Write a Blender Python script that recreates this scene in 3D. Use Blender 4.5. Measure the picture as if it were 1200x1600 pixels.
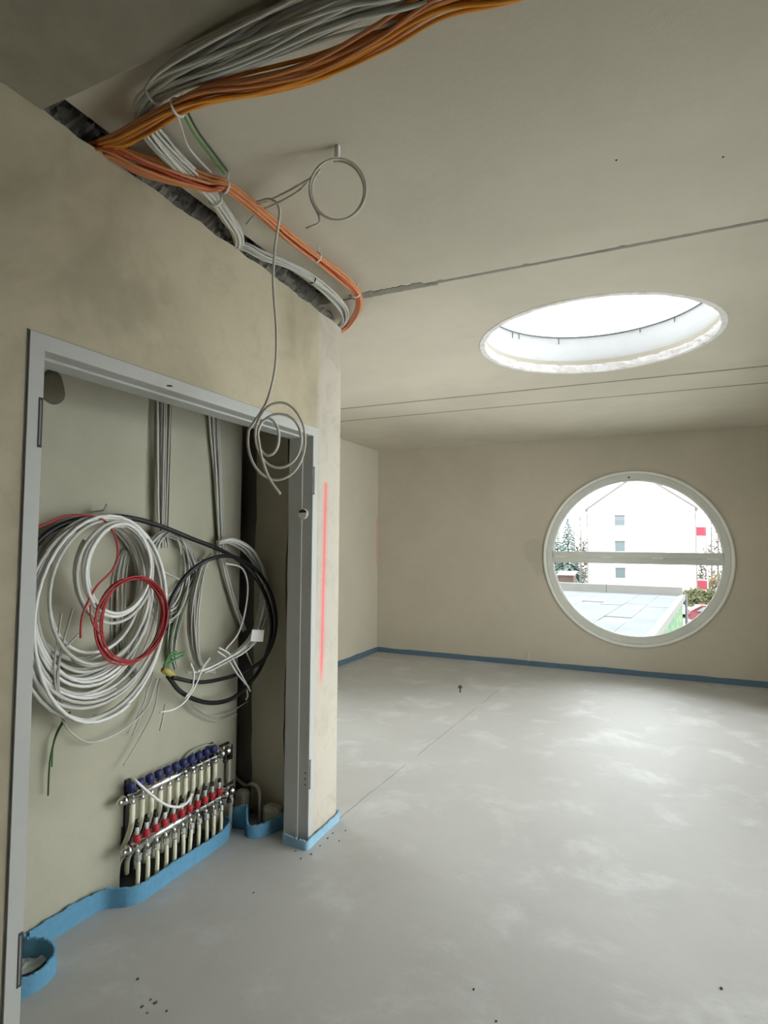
import bpy, bmesh, math, random
from mathutils import Vector as V, Matrix

for o in list(bpy.data.objects):
    bpy.data.objects.remove(o)
scene = bpy.context.scene
COL = scene.collection
R = random.Random(7)

# ------------------------------------------------------------------ camera
F_PX, YAW, PITCH, ROLL = 918.45, 0.4324, 0.0518, 0.0073
CAM = V((1.5582, 0.0, 1.4735))
FW = V((-math.sin(YAW) * math.cos(PITCH), math.cos(YAW) * math.cos(PITCH), math.sin(PITCH)))
_r = V((math.cos(YAW), math.sin(YAW), 0)); _u = _r.cross(FW)
RT = _r * math.cos(ROLL) + _u * math.sin(ROLL)
UP = _u * math.cos(ROLL) - _r * math.sin(ROLL)
cd = bpy.data.cameras.new('camera')
cam = bpy.data.objects.new('camera', cd); COL.objects.link(cam)
cd.sensor_fit = 'VERTICAL'; cd.sensor_height = 36.0; cd.sensor_width = 27.0
cd.lens = F_PX / 1600 * 36.0
cd.clip_start = 0.02; cd.clip_end = 500
cam.matrix_world = Matrix((RT, UP, -FW)).transposed().to_4x4()
cam.location = CAM
scene.camera = cam

# ------------------------------------------------------------------ sky and exposure
world = bpy.data.worlds.new('overcast_sky'); scene.world = world
world.use_nodes = True
bg = world.node_tree.nodes['Background']
bg.inputs['Color'].default_value = (0.93, 0.97, 1.0, 1)
bg.inputs['Strength'].default_value = 7.0
vs = scene.view_settings
vs.view_transform = 'Standard'; vs.look = 'None'; vs.gamma = 1.0
vs.use_curve_mapping = False
vs.exposure = 0.0

# ------------------------------------------------------------------ helpers
def at(px, py, axis, val):
    """the point where the sight line through a pixel meets the plane axis=val"""
    d = FW + RT * ((px - 600) / F_PX) - UP * ((py - 800) / F_PX)
    return CAM + d * ((val - CAM[axis]) / d[axis])
def deep(px, py, depth):
    d = FW + RT * ((px - 600) / F_PX) - UP * ((py - 800) / F_PX)
    return CAM + d * depth

def world_of(o):
    p = V((0, 0, 0))
    while o is not None:
        p += o.location; o = o.parent
    return p

def make(name, verts, faces, m, parent=None, smooth=False, origin=None):
    verts = [V(v) for v in verts]
    me = bpy.data.meshes.new(name)
    if parent is None:
        if origin is None:
            xs = [v.x for v in verts]; ys = [v.y for v in verts]; zs = [v.z for v in verts]
            origin = V(((min(xs) + max(xs)) / 2, (min(ys) + max(ys)) / 2, min(zs)))
        off = V(origin)
    else:
        off = world_of(parent)
    me.from_pydata([v - off for v in verts], [], faces)
    me.validate()
    if m is not None:
        me.materials.append(m)
    if smooth:
        me.polygons.foreach_set('use_smooth', [True] * len(me.polygons))
    me.update()
    o = bpy.data.objects.new(name, me); COL.objects.link(o)
    if parent is None:
        o.location = off
    else:
        o.parent = parent
    return o

def tag(o, label=None, cat=None, group=None, kind=None):
    if label: o['label'] = label
    if cat: o['category'] = cat
    if group: o['group'] = group
    if kind: o['kind'] = kind
    return o

def thing(name, loc, label, cat, group=None, kind=None):
    o = bpy.data.objects.new(name, None); COL.objects.link(o)
    o.empty_display_size = 0.05
    o.location = loc
    return tag(o, label, cat, group, kind)

class MB:
    def __init__(s): s.v = []; s.f = []
    def add(s, vs_, fs_):
        b = len(s.v); s.v += [V(x) for x in vs_]; s.f += [tuple(i + b for i in f) for f in fs_]; return s
    def box(s, lo, hi):
        x0, y0, z0 = lo; x1, y1, z1 = hi
        return s.add([(x0, y0, z0), (x1, y0, z0), (x1, y1, z0), (x0, y1, z0), (x0, y0, z1), (x1, y0, z1), (x1, y1, z1), (x0, y1, z1)],
                     [(0, 3, 2, 1), (4, 5, 6, 7), (0, 1, 5, 4), (1, 2, 6, 5), (2, 3, 7, 6), (3, 0, 4, 7)])
    def cyl(s, a, b, r0, r1=None, n=12):
        r1 = r0 if r1 is None else r1
        a = V(a); b = V(b); t = (b - a).normalized()
        e = V((0, 0, 1)) if abs(t.z) < .9 else V((1, 0, 0))
        p = t.cross(e).normalized(); q = t.cross(p)
        vs_ = [a + (p * math.cos(2 * math.pi * i / n) + q * math.sin(2 * math.pi * i / n)) * r0 for i in range(n)]
        vs_ += [b + (p * math.cos(2 * math.pi * i / n) + q * math.sin(2 * math.pi * i / n)) * r1 for i in range(n)]
        fs_ = [(i, (i + 1) % n, n + (i + 1) % n, n + i) for i in range(n)] + [tuple(range(n - 1, -1, -1)), tuple(range(n, 2 * n))]
        return s.add(vs_, fs_)
    def tube(s, pts, rad, n=6, closed=False):
        m = len(pts); pts = [V(p) for p in pts]
        tg = []
        for i in range(m):
            a = pts[i - 1] if (i > 0 or closed) else pts[0]
            b = pts[(i + 1) % m] if (i < m - 1 or closed) else pts[-1]
            t = b - a
            tg.append(t.normalized() if t.length > 1e-9 else V((0, 0, 1)))
        e = V((0, 0, 1)) if abs(tg[0].z) < .9 else V((1, 0, 0))
        p = tg[0].cross(e).normalized()
        vs_ = []; fs_ = []
        for i in range(m):
            p = (p - tg[i] * p.dot(tg[i]))
            p = p.normalized() if p.length > 1e-6 else tg[i].orthogonal().normalized()
            q = tg[i].cross(p)
            rr = rad[i] if isinstance(rad, (list, tuple)) else rad
            for k in range(n):
                a = 2 * math.pi * k / n
                vs_.append(pts[i] + (p * math.cos(a) + q * math.sin(a)) * rr)
        for i in range(m if closed else m - 1):
            j = (i + 1) % m
            for k in range(n):
                fs_.append((i * n + k, i * n + (k + 1) % n, j * n + (k + 1) % n, j * n + k))
        if not closed:
            fs_.append(tuple(range(n - 1, -1, -1))); fs_.append(tuple((m - 1) * n + k for k in range(n)))
        return s.add(vs_, fs_)
    def build(s, name, m, parent=None, smooth=False, origin=None):
        return make(name, s.v, s.f, m, parent, smooth, origin)

def spline(pts, per=8):
    pts = [V(p) for p in pts]
    if len(pts) < 3:
        return [pts[0].lerp(pts[-1], i / per) for i in range(per + 1)]
    ext = [pts[0] * 2 - pts[1]] + pts + [pts[-1] * 2 - pts[-2]]
    out = []
    for i in range(1, len(ext) - 2):
        a, b, c, d = ext[i - 1:i + 3]
        for k in range(per):
            t = k / per
            out.append(.5 * ((2 * b) + (c - a) * t + (2 * a - 5 * b + 4 * c - d) * t * t + (3 * b - a - 3 * c + d) * t ** 3))
    out.append(pts[-1]); return out

def bevel_box(name, lo, hi, m, parent=None, off=.004, seg=2):
    bm = bmesh.new()
    mb = MB().box(lo, hi)
    vv = [bm.verts.new(v) for v in mb.v]
    for f in mb.f: bm.faces.new([vv[i] for i in f])
    bmesh.ops.bevel(bm, geom=bm.edges[:], offset=off, segments=seg, profile=.5, affect='EDGES')
    bm.verts.index_update()
    v = [x.co.copy() for x in bm.verts]; f = [tuple(q.index for q in p.verts) for p in bm.faces]
    bm.free()
    return make(name, v, f, m, parent)

def lathe(a, axis, prof, n=20):
    """prof: list of (dist along axis, radius) -> verts, faces"""
    a = V(a); t = V(axis).normalized()
    e = V((0, 0, 1)) if abs(t.z) < .9 else V((1, 0, 0))
    p = t.cross(e).normalized(); q = t.cross(p)
    vs_ = []; fs_ = []
    for d, r in prof:
        for k in range(n):
            an = 2 * math.pi * k / n
            vs_.append(a + t * d + (p * math.cos(an) + q * math.sin(an)) * r)
    for i in range(len(prof) - 1):
        for k in range(n):
            fs_.append((i * n + k, i * n + (k + 1) % n, (i + 1) * n + (k + 1) % n, (i + 1) * n + k))
    fs_.append(tuple(range(n - 1, -1, -1))); fs_.append(tuple((len(prof) - 1) * n + k for k in range(n)))
    return vs_, fs_

# ------------------------------------------------------------------ materials
class NT:
    def __init__(s, m):
        m.use_nodes = True; s.t = m.node_tree; s.n = s.t.nodes; s.l = s.t.links
        s.b = s.n.get('Principled BSDF')
    def link(s, a, b): s.l.new(a, b)
    def math(s, op, a, b=None, c=None, clamp=False):
        nd = s.n.new('ShaderNodeMath'); nd.operation = op; nd.use_clamp = clamp
        for i, x in enumerate((a, b, c)):
            if x is None: continue
            if isinstance(x, (int, float)): nd.inputs[i].default_value = x
            else: s.link(x, nd.inputs[i])
        return nd.outputs[0]
    def noise(s, scale, detail=4, rough=.55, vec=None, dist=0):
        nd = s.n.new('ShaderNodeTexNoise'); nd.inputs['Scale'].default_value = scale
        nd.inputs['Detail'].default_value = detail; nd.inputs['Roughness'].default_value = rough
        nd.inputs['Distortion'].default_value = dist
        if vec is not None: s.link(vec, nd.inputs['Vector'])
        return nd.outputs['Fac']
    def mix(s, fac, a, b):
        nd = s.n.new('ShaderNodeMix'); nd.data_type = 'RGBA'
        for i, x in ((0, fac), (6, a), (7, b)):
            if isinstance(x, (int, float)): nd.inputs[i].default_value = x
            elif isinstance(x, tuple): nd.inputs[i].default_value = (*x, 1)
            else: s.link(x, nd.inputs[i])
        return nd.outputs[2]
    def ramp(s, x, a, b):
        nd = s.n.new('ShaderNodeMapRange'); nd.interpolation_type = 'SMOOTHSTEP'
        nd.inputs[1].default_value = a; nd.inputs[2].default_value = b
        s.link(x, nd.inputs[0]); return nd.outputs[0]
    def pos(s):
        g = s.n.new('ShaderNodeNewGeometry'); sp = s.n.new('ShaderNodeSeparateXYZ')
        s.link(g.outputs['Position'], sp.inputs[0])
        return g.outputs['Position'], sp.outputs
    def bump(s, h, strength, dist=.002):
        nd = s.n.new('ShaderNodeBump'); nd.inputs['Strength'].default_value = strength
        nd.inputs['Distance'].default_value = dist
        s.link(h, nd.inputs['Height']); s.link(nd.outputs[0], s.b.inputs['Normal'])

def plain(name, col, rough=.6, metal=0.0, var=0.0, vscale=30, spec=.4, bump=0):
    m = bpy.data.materials.new(name); t = NT(m)
    t.b.inputs['Roughness'].default_value = rough
    t.b.inputs['Metallic'].default_value = metal
    t.b.inputs['Specular IOR Level'].default_value = spec
    if var:
        p, _ = t.pos(); f = t.noise(vscale, 3, .6, p)
        c = t.mix(f, tuple(x * (1 - var) for x in col), tuple(min(1, x * (1 + var)) for x in col))
        t.link(c, t.b.inputs['Base Color'])
        if bump: t.bump(f, bump)
    else:
        # every material carries its grain as nodes
        p, _ = t.pos(); f = t.noise(60, 2, .5, p)
        t.link(t.mix(f, tuple(x * .96 for x in col), tuple(min(1, x * 1.04) for x in col)), t.b.inputs['Base Color'])
    return m

def plaster(name, col, dark, amount=.5, mark=None, scale=1.3, grain=.12, stain=None, bead=False):
    m = bpy.data.materials.new(name); t = NT(m)
    t.b.inputs['Roughness'].default_value = .92
    t.b.inputs['Specular IOR Level'].default_value = .15
    p, xyz = t.pos()
    big = t.ramp(t.noise(scale, 5, .6, p, .4), .38, .68)
    mid = t.ramp(t.noise(scale * 5, 6, .65, p, .8), .45, .75)
    c = t.mix(t.math('MULTIPLY', big, amount), col, dark)
    c = t.mix(t.math('MULTIPLY', mid, amount * .45), c, dark)
    fine = t.noise(260, 2, .7, p)
    c = t.mix(t.math('MULTIPLY', fine, grain), c, tuple(x * .55 for x in dark))
    if bead:
        f = t.math('MULTIPLY', t.ramp(t.math('ADD', xyz[1], t.math('MULTIPLY', t.noise(5, 4, .6, p), .10)), 2.58, 2.64), .75)
        c = t.mix(f, c, t.mix(mid, (.55, .505, .435), (.45, .41, .345)))
    if stain:
        for (cx, cy, cz, rad, k) in stain:
            d = t.n.new('ShaderNodeVectorMath'); d.operation = 'DISTANCE'
            t.link(p, d.inputs[0]); d.inputs[1].default_value = (cx, cy, cz)
            e = t.math('ADD', d.outputs['Value'], t.math('MULTIPLY', t.noise(7, 4, .6, p), rad * .9))
            f = t.math('MULTIPLY', t.ramp(e, rad * 1.55, rad * 1.25), k)
            c = t.mix(f, c, tuple(x * .5 for x in dark))
    if mark:
        ax, c0, slope, z0, z1, core, halo, strength = mark
        off = t.math('ABSOLUTE', t.math('SUBTRACT', t.math('SUBTRACT', xyz[ax], c0), t.math('MULTIPLY', t.math('SUBTRACT', xyz[2], z0), slope)))
        zin = t.math('MULTIPLY', t.ramp(xyz[2], z0 - .02, z0 + .12), t.ramp(xyz[2], z1 + .012, z1 - .012))
        sp = t.math('ADD', t.math('MULTIPLY', t.noise(120, 2, .7, p), .5), .75)
        a = t.math('MULTIPLY', t.ramp(off, core * 1.7, core * .6), .75)
        b = t.math('MULTIPLY', t.ramp(off, halo, 0.0), .42)
        f = t.math('MULTIPLY', t.math('MULTIPLY', t.math('MAXIMUM', a, b), zin), sp, clamp=True)
        f = t.math('MULTIPLY', f, strength)
        c = t.mix(f, c, (.88, .10, .13))
    t.link(c, t.b.inputs['Base Color'])
    h = t.math('ADD', t.math('MULTIPLY', fine, .5), t.math('MULTIPLY', t.noise(40, 4, .6, p), .8))
    t.bump(h, .35, .0025)
    return m

M = {}
M['wall'] = plaster('grey_brown_plaster', (.54, .475, .345), (.33, .29, .20), .75, mark=(1, 2.625, .0239, .732, 1.785, .008, .045, 1.0), bead=True)
M['wall_far'] = plaster('far_wall_plaster', (.56, .50, .40), (.46, .41, .325), .4,
                        stain=[(.22, 7.27, 1.38, .15, .16), (.30, 7.27, 1.18, .10, .14)])
M['wall_side'] = plaster('side_wall_plaster', (.56, .51, .405), (.46, .415, .325), .35, mark=(1, 7.235, 0.0, 1.1, 1.80, .006, .03, .8))
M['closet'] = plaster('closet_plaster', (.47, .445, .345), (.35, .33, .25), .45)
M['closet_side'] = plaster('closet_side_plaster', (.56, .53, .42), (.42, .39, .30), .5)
M['darkgap'] = plaster('bare_concrete', (.22, .21, .18), (.14, .13, .11), .6)
M['rubble'] = plaster('rough_broken_masonry', (.27, .25, .21), (.15, .14, .115), .7, scale=9)
M['foamgap'] = plaster('brown_filler', (.16, .14, .10), (.10, .085, .06), .6)
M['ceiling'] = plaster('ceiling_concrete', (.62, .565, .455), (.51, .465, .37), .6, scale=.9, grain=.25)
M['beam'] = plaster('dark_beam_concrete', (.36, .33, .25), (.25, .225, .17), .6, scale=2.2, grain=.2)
M['mortar'] = plaster('joint_mortar', (.30, .275, .23), (.20, .185, .155), .6, scale=8)
M['joint'] = plaster('dark_joint_filler', (.27, .245, .205), (.18, .165, .135), .7, scale=6)
M['soffit'] = plaster('ceiling_groove', (.25, .23, .20), (.18, .165, .14), .5)
M['shaft'] = plaster('white_painted_shaft', (.76, .76, .745), (.67, .665, .65), .3, scale=4, grain=.05)
M['shaft_edge'] = plaster('rough_white_edge', (.86, .83, .80), (.60, .54, .50), .6, scale=14, grain=.1)
M['frame'] = plain('primed_steel', (.47, .47, .435), .45, 0, .05, 25)
M['frame_dark'] = plain('dark_pocket', (.05, .05, .045), .7)
M['rubber'] = plain('grey_seal', (.22, .23, .23), .6)
M['winframe'] = plain('painted_window_frame', (.62, .615, .55), .45, 0, .04, 12)
M['wintrim'] = plain('pale_window_trim', (.74, .73, .67), .45, 0, .03, 12)
M['white_cable'] = plain('white_cable_sheath', (.56, .55, .49), .42)
M['white_cable2'] = plain('greyed_cable_sheath', (.47, .46, .41), .5)
M['grey_cable'] = plain('grey_cable_sheath', (.60, .565, .49), .45)
M['bright_cable'] = plain('bright_white_sheath', (.78, .77, .73), .4)
M['orange'] = plain('orange_sheath', (.74, .29, .03), .42, 0, .15, 20)
M['orange2'] = plain('salmon_orange_sheath', (.64, .25, .10), .45, 0, .15, 20)
M['red_orange'] = plain('red_orange_sheath', (.55, .10, .05), .45)
M['red'] = plain('red_wire', (.42, .035, .035), .45)
M['green'] = plain('green_wire', (.06, .22, .055), .5)
M['dark_green'] = plain('dark_green_wire', (.045, .085, .035), .5)
M['black'] = plain('black_conduit', (.012, .012, .014), .38)
M['tie'] = plain('white_plastic_tie', (.72, .71, .68), .4)
M['tape'] = plain('yellow_tape', (.45, .38, .10), .5)
M['paper'] = plain('paper_tag', (.80, .79, .74), .8)
M['chrome'] = plain('nickel_plated_brass', (.72, .71, .69), .22, 1.0)
M['steel'] = plain('stainless_pipe', (.62, .56, .50), .35, .45)
M['blue_knob'] = plain('blue_plastic', (.022, .028, .12), .5)
M['red_knob'] = plain('red_plastic', (.45, .02, .03), .45)
M['ivory'] = plain('ivory_pipe', (.80, .77, .58), .4)
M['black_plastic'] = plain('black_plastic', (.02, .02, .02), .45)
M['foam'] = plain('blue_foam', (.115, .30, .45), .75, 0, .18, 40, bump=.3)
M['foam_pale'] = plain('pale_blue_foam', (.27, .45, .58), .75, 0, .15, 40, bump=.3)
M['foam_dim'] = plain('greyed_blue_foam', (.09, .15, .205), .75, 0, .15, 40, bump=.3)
M['foil'] = plain('clear_foil', (.62, .66, .64), .25, 0, .2, 30)
M['crumb'] = plain('dark_crumb', (.07, .065, .06), .9)

def floor_mat():
    m = bpy.data.materials.new('screed'); t = NT(m)
    p, xyz = t.pos()
    a = t.ramp(t.noise(1.1, 5, .6, p, .3), .40, .68)
    b = t.ramp(t.noise(2.6, 6, .62, p, .35), .50, .70)
    cc = t.ramp(t.noise(7, 6, .7, p, .3), .52, .76)
    c = t.mix(t.math('MULTIPLY', a, .55), (.50, .485, .455), (.43, .415, .385))
    c = t.mix(t.math('MULTIPLY', b, .55), c, (.66, .655, .63))
    c = t.mix(t.math('MULTIPLY', cc, .25), c, (.38, .365, .34))
    fine = t.noise(220, 2, .7, p)
    c = t.mix(t.math('MULTIPLY', fine, .16), c, (.25, .24, .22))
    # fine shrinkage joint from the wall end across the screed
    x0, y0, x1, y1 = 0.0, 2.80, .105, 6.02
    dx, dy = x1 - x0, y1 - y0; L = math.hypot(dx, dy)
    w = t.math('MULTIPLY', t.math('SUBTRACT', t.noise(3, 3, .5, p), .5), .03)
    s = t.math('ADD', t.math('MULTIPLY', t.math('SUBTRACT', xyz[0], x0), dy / L), t.math('MULTIPLY', t.math('SUBTRACT', xyz[1], y0), -dx / L))
    s = t.math('ABSOLUTE', t.math('ADD', s, w))
    al = t.math('ADD', t.math('MULTIPLY', t.math('SUBTRACT', xyz[0], x0), dx / L), t.math('MULTIPLY', t.math('SUBTRACT', xyz[1], y0), dy / L))
    gate = t.math('MULTIPLY', t.ramp(al, L, L - .1), t.ramp(al, -.02, .02))
    broken = t.ramp(t.noise(2.2, 2, .5, p), .38, .5)
    f = t.math('MULTIPLY', t.math('MULTIPLY', t.ramp(s, .006, .002), gate), t.math('MULTIPLY', broken, .6))
    c = t.mix(f, c, (.16, .155, .145))
    t.link(c, t.b.inputs['Base Color'])
    rg = t.math('ADD', t.math('MULTIPLY', b, -.08), .53)
    t.link(rg, t.b.inputs['Roughness'])
    t.b.inputs['Specular IOR Level'].default_value = .45
    t.bump(t.math('ADD', t.math('MULTIPLY', fine, .3), t.math('ADD', b, t.noise(25, 4, .6, p))), .25, .003)
    return m
M['floor'] = floor_mat()

def glass_mat(name, tint, refl=1.0):
    m = bpy.data.materials.new(name); t = NT(m)
    out = t.n['Material Output']; t.n.remove(t.b)
    tr = t.n.new('ShaderNodeBsdfTransparent'); gl = t.n.new('ShaderNodeBsdfGlossy'); mx = t.n.new('ShaderNodeMixShader')
    tr.inputs[0].default_value = (*tint, 1); gl.inputs['Roughness'].default_value = .02
    fr = t.n.new('ShaderNodeFresnel'); fr.inputs[0].default_value = 1.35
    f = t.math('MULTIPLY', fr.outputs[0], refl)
    t.link(f, mx.inputs[0]); t.link(tr.outputs[0], mx.inputs[1]); t.link(gl.outputs[0], mx.inputs[2])
    t.link(mx.outputs[0], out.inputs[0])
    return m
M['glass'] = glass_mat('clear_glass', (.97, .985, .98))
M['dome'] = glass_mat('dimming_acrylic', (.50, .51, .52), .6)  # dome tint greyed to hold back daylight on the shaft sides

# ------------------------------------------------------------------ room numbers
H = 2.727          # ceiling underside
YF = 7.266         # far wall
XL = -1.887        # far left wall
XR = 2.75; YB = -2.6
YC = 2.797         # end of the closet wall
YJ0, YJ1, HF = 1.0325, 2.5519, 2.05   # door frame outer edges

# ------------------------------------------------------------------ floor
fl = MB().box((XL - .2, YB - .2, -.25), (XR + .2, YF + .35, 0)).build('floor', M['floor'])
tag(fl, 'pale grey blotchy cement screed floor', 'floor', kind='structure')

# ------------------------------------------------------------------ far wall with the round opening
WX, WZ, WR = 1.329, 1.314, 1.0
def holed_plate(u0, u1, v0, v1, cu, cv, rad, w0, w1, to3, n=96, box=None):
    """rectangular plate with a circular hole, faces at w0 and w1"""
    b = box or rad * 1.12
    mb = MB()
    for w, flip in ((w0, False), (w1, True)):
        ci = []; sq = []
        for i in range(n):
            a = 2 * math.pi * (i + .5) / n
            c, s = math.cos(a), math.sin(a); k = b / max(abs(c), abs(s))
            ci.append(to3(cu + rad * c, cv + rad * s, w)); sq.append(to3(cu + k * c, cv + k * s, w))
        base = len(mb.v)
        fs_ = [(i, (i + 1) % n, n + (i + 1) % n, n + i) for i in range(n)]
        mb.add(ci + sq, [f[::-1] if flip else f for f in fs_])
        # the corner triangles of the square ring
        for sx in (-1, 1):
            for sy in (-1, 1):
                k = [i for i in range(n)]
                a0 = math.atan2(sy, sx) % (2 * math.pi)
                i0 = int((a0 / (2 * math.pi)) * n - .5) % n
                mb.add([sq[i0], to3(cu + sx * b, cv + sy * b, w), sq[(i0 + 1) % n]], [(0, 1, 2)])
        for (a0, a1, c0, c1) in ((u0, u1, v0, cv - b), (u0, u1, cv + b, v1), (u0, cu - b, cv - b, cv + b), (cu + b, u1, cv - b, cv + b)):
            mb.add([to3(a0, c0, w), to3(a1, c0, w), to3(a1, c1, w), to3(a0, c1, w)], [(0, 1, 2, 3)])
    pr = [to3(cu + rad * math.cos(2 * math.pi * (i + .5) / n), cv + rad * math.sin(2 * math.pi * (i + .5) / n), w) for w in (w0, w1) for i in range(n)]
    mb.add(pr, [(i, (i + 1) % n, n + (i + 1) % n, n + i) for i in range(n)])
    e = [to3(a, c, w) for w in (w0, w1) for a, c in ((u0, v0), (u1, v0), (u1, v1), (u0, v1))]
    mb.add(e, [(i, (i + 1) % 4, 4 + (i + 1) % 4, 4 + i) for i in range(4)])
    return mb
far = holed_plate(XL - .2, XR + .2, -.25, H + .35, WX, WZ, WR - .03, YF, YF + .30, lambda u, v, w: (u, w, v)).build('wall_far', M['wall_far'])
tag(far, 'grey brown plastered far wall around the round window', 'wall', kind='structure')
SW = (3.1, 4.9); SZ0, SZ1 = .1, 2.2
mb = MB().box((XL - .2, YC - .14, -.25), (XL, SW[0], H + .3)).box((XL - .2, SW[1], -.25), (XL, YF, H + .3))
mb.box((XL - .2, SW[0], -.25), (XL, SW[1], SZ0)).box((XL - .2, SW[0], SZ1), (XL, SW[1], H + .3))
ls = mb.build('wall_side', M['wall_side'])
tag(ls, 'plastered side wall set back behind the closet', 'wall', kind='structure')

# right wall, back wall (beyond the frame) with the daylight openings the light implies
def wall_boxes(name, m, label, boxes):
    mb = MB()
    for b in boxes: mb.box(*b)
    return tag(mb.build(name, m), label, 'wall', kind='structure')
RW = [(1.45, 3.75), (3.9, 6.2)]; RZ0, RZ1 = .06, 2.25
bx = [((XR, YB, -.25), (XR + .3, YF + .3, RZ0)), ((XR, YB, RZ1), (XR + .3, YF + .3, H + .3)),
      ((XR, YB, RZ0), (XR + .3, RW[0][0], RZ1)), ((XR, RW[0][1], RZ0), (XR + .3, RW[1][0], RZ1)), ((XR, RW[1][1], RZ0), (XR + .3, YF + .3, RZ1))]
wall_boxes('wall_right', M['wall_side'], 'plastered wall with two tall windows on the right', bx)
wall_boxes('wall_back', M['wall_side'], 'plastered wall behind the viewer', [((XL - .2, YB - .3, -.25), (XR + .3, YB, H + .3))])

def rect_window(name, x, y0, y1, z0, z1, label):
    w = thing(name, (x, (y0 + y1) / 2, z0), label, 'window', None, 'structure')
    t = .07
    mb = MB().box((x - .035, y0, z0), (x + .035, y1, z0 + t)).box((x - .035, y0, z1 - t), (x + .035, y1, z1))
    mb.box((x - .035, y0, z0), (x + .035, y0 + t, z1)).box((x - .035, y1 - t, z0), (x + .035, y1, z1))
    mb.build('window_frame', M['winframe'], w)
    ym = (y0 + y1) / 2
    MB().box((x - .03, ym - .04, z0 + t), (x + .03, ym + .04, z1 - t)).build('mullion', M['winframe'], w)
    for a, b in ((y0 + t, ym - .04), (ym + .04, y1 - t)):
        MB().box((x - .004, a, z0 + t), (x + .004, b, z1 - t)).build('pane', M['glass'], w)
rect_window('window_2', XR + .15, *RW[0], RZ0, RZ1, 'tall two light window in the right wall near the closet')
rect_window('window_3', XR + .15, *RW[1], RZ0, RZ1, 'tall two light window in the right wall near the far end')
rect_window('window_added', XL - .1, *SW, SZ0, SZ1, 'unseen two light window added in the side wall to brighten the far end')  # hidden window, added to brighten the far floor and ceiling

# ------------------------------------------------------------------ ceiling: slabs with open joints
J1, J2, J3 = 2.6201, 4.8001, 5.3044
SX, SY, SR = 1.2425, 3.780, .677
ce = holed_plate(XL - .2, XR + .2, YB - .2, YF + .2, SX, SY, SR + .03, H + .08, H + .24, lambda u, v, w: (u, v, w)).build('ceiling', M['soffit'])
tag(ce, 'raw concrete slab ceiling with joint lines', 'ceiling', kind='structure')
def slab(y0, y1, dz=0, x0=XL, x1=XR):
    return MB().box((x0, y0, H + dz), (x1, y1, H + .08)).build('slab', M['ceiling'], ce)
slab(YB, J1 - .007, 0, .05, XR); slab(YB, J1 - .007, 0, XL, -.07); slab(J2 + .009, J3 - .007); slab(J3 + .007, YF)
holed_plate(XL, XR, J1 + .007, J2 - .009, SX, SY, SR, H, H + .08, lambda u, v, w: (u, v, w), box=SR * 1.001).build('slab', M['ceiling'], ce)
# lowered beam over the near end of the room
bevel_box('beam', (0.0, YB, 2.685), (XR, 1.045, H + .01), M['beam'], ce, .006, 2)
# mortar squeezed out of the first joint
def ragged_strip(name, pts_lo, pts_hi, z0, z1, m, parent):
    n = len(pts_lo); v = []
    for z in (z0, z1):
        v += [(x, y, z) for x, y in pts_lo] + [(x, y, z) for x, y in pts_hi]
    f = []
    for i in range(n - 1):
        f.append((i, i + 1, n + i + 1, n + i)); f.append((2 * n + i, 3 * n + i, 3 * n + i + 1, 2 * n + i + 1))
        f.append((i, 2 * n + i, 2 * n + i + 1, i + 1)); f.append((n + i, n + i + 1, 3 * n + i + 1, 3 * n + i))
    f.append((0, n, 3 * n, 2 * n)); f.append((n - 1, 3 * n - 1, 4 * n - 1, 2 * n - 1))
    return make(name, v, f, m, parent)
lo = []; hi = []
for i in range(40):
    x = .16 + .46 * i / 39
    wv = .042 * (1 - .3 * i / 39) * (.75 + .5 * R.random()) if i < 34 else .012
    lo.append((x, J1 - wv)); hi.append((x, J1 + .014 + .006 * R.random()))
ragged_strip('mortar', lo, hi, H - .004, H + .02, M['mortar'], ce)
lo = []; hi = []
for i in range(90):
    x = .62 + (XR - .64) * i / 89
    wv = .009 + .004 * R.random()
    if R.random() < .08: wv += .01
    lo.append((x, J1 - wv)); hi.append((x, J1 + .008 + .003 * R.random()))
ragged_strip('mortar', lo, hi, H - .0015, H + .02, M['mortar'], ce)
for jy, jw in ((J2, .011), (J3, .009)):
    lo = []; hi = []
    for i in range(120):
        x = XL + .01 + (XR - XL - .02) * i / 119
        lo.append((x, jy - jw - .003 * R.random())); hi.append((x, jy + jw + .003 * R.random()))
    ragged_strip('joint_filler', lo, hi, H - .0012, H + .02, M['joint'], ce)
for (x, y) in [tuple(at(963, 250, 2, H))[:2], tuple(at(1130, 245, 2, H))[:2]]:
    MB().add(*lathe((x, y, H + .003), (0, 0, -1), [(0, .004), (.005, .003), (.006, .001)], 10)).build('nail_hole', M['crumb'], ce)

# ------------------------------------------------------------------ skylight
sky = thing('skylight', (SX, SY, H), 'round skylight shaft with white sides in the ceiling', 'skylight', kind='structure')
n = 96; ZT = 2.985
mb = MB()
rows = [(H - .002, SR), (H + .03, SR - .004), (H + .05, SR - .006)]
def ring_rows(rows, jit=0, thick=.02):
    v = []; f = []
    prof = rows + [(z, r + thick) for z, r in rows[::-1]]
    m_ = len(prof)
    for k, (z, r) in enumerate(prof):
        for i in range(n):
            a = 2 * math.pi * i / n
            rr = r + (jit * (R.random() - .5) if k < len(rows) else 0); zz = z + (jit * (R.random() - .5) if 0 < k < len(rows) else 0)
            v.append((SX + rr * math.cos(a), SY + rr * math.sin(a), zz))
    for k in range(m_):
        for i in range(n):
            f.append((k * n + i, k * n + (i + 1) % n, ((k + 1) % m_) * n + (i + 1) % n, ((k + 1) % m_) * n + i))
    return v, f
v, f = ring_rows([(H - .003, SR - .002), (H + .015, SR - .004), (H + .035, SR - .005), (H + .05, SR - .001)], .008, .03)
make('rough_edge', v, f, M['shaft_edge'], sky)
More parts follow.
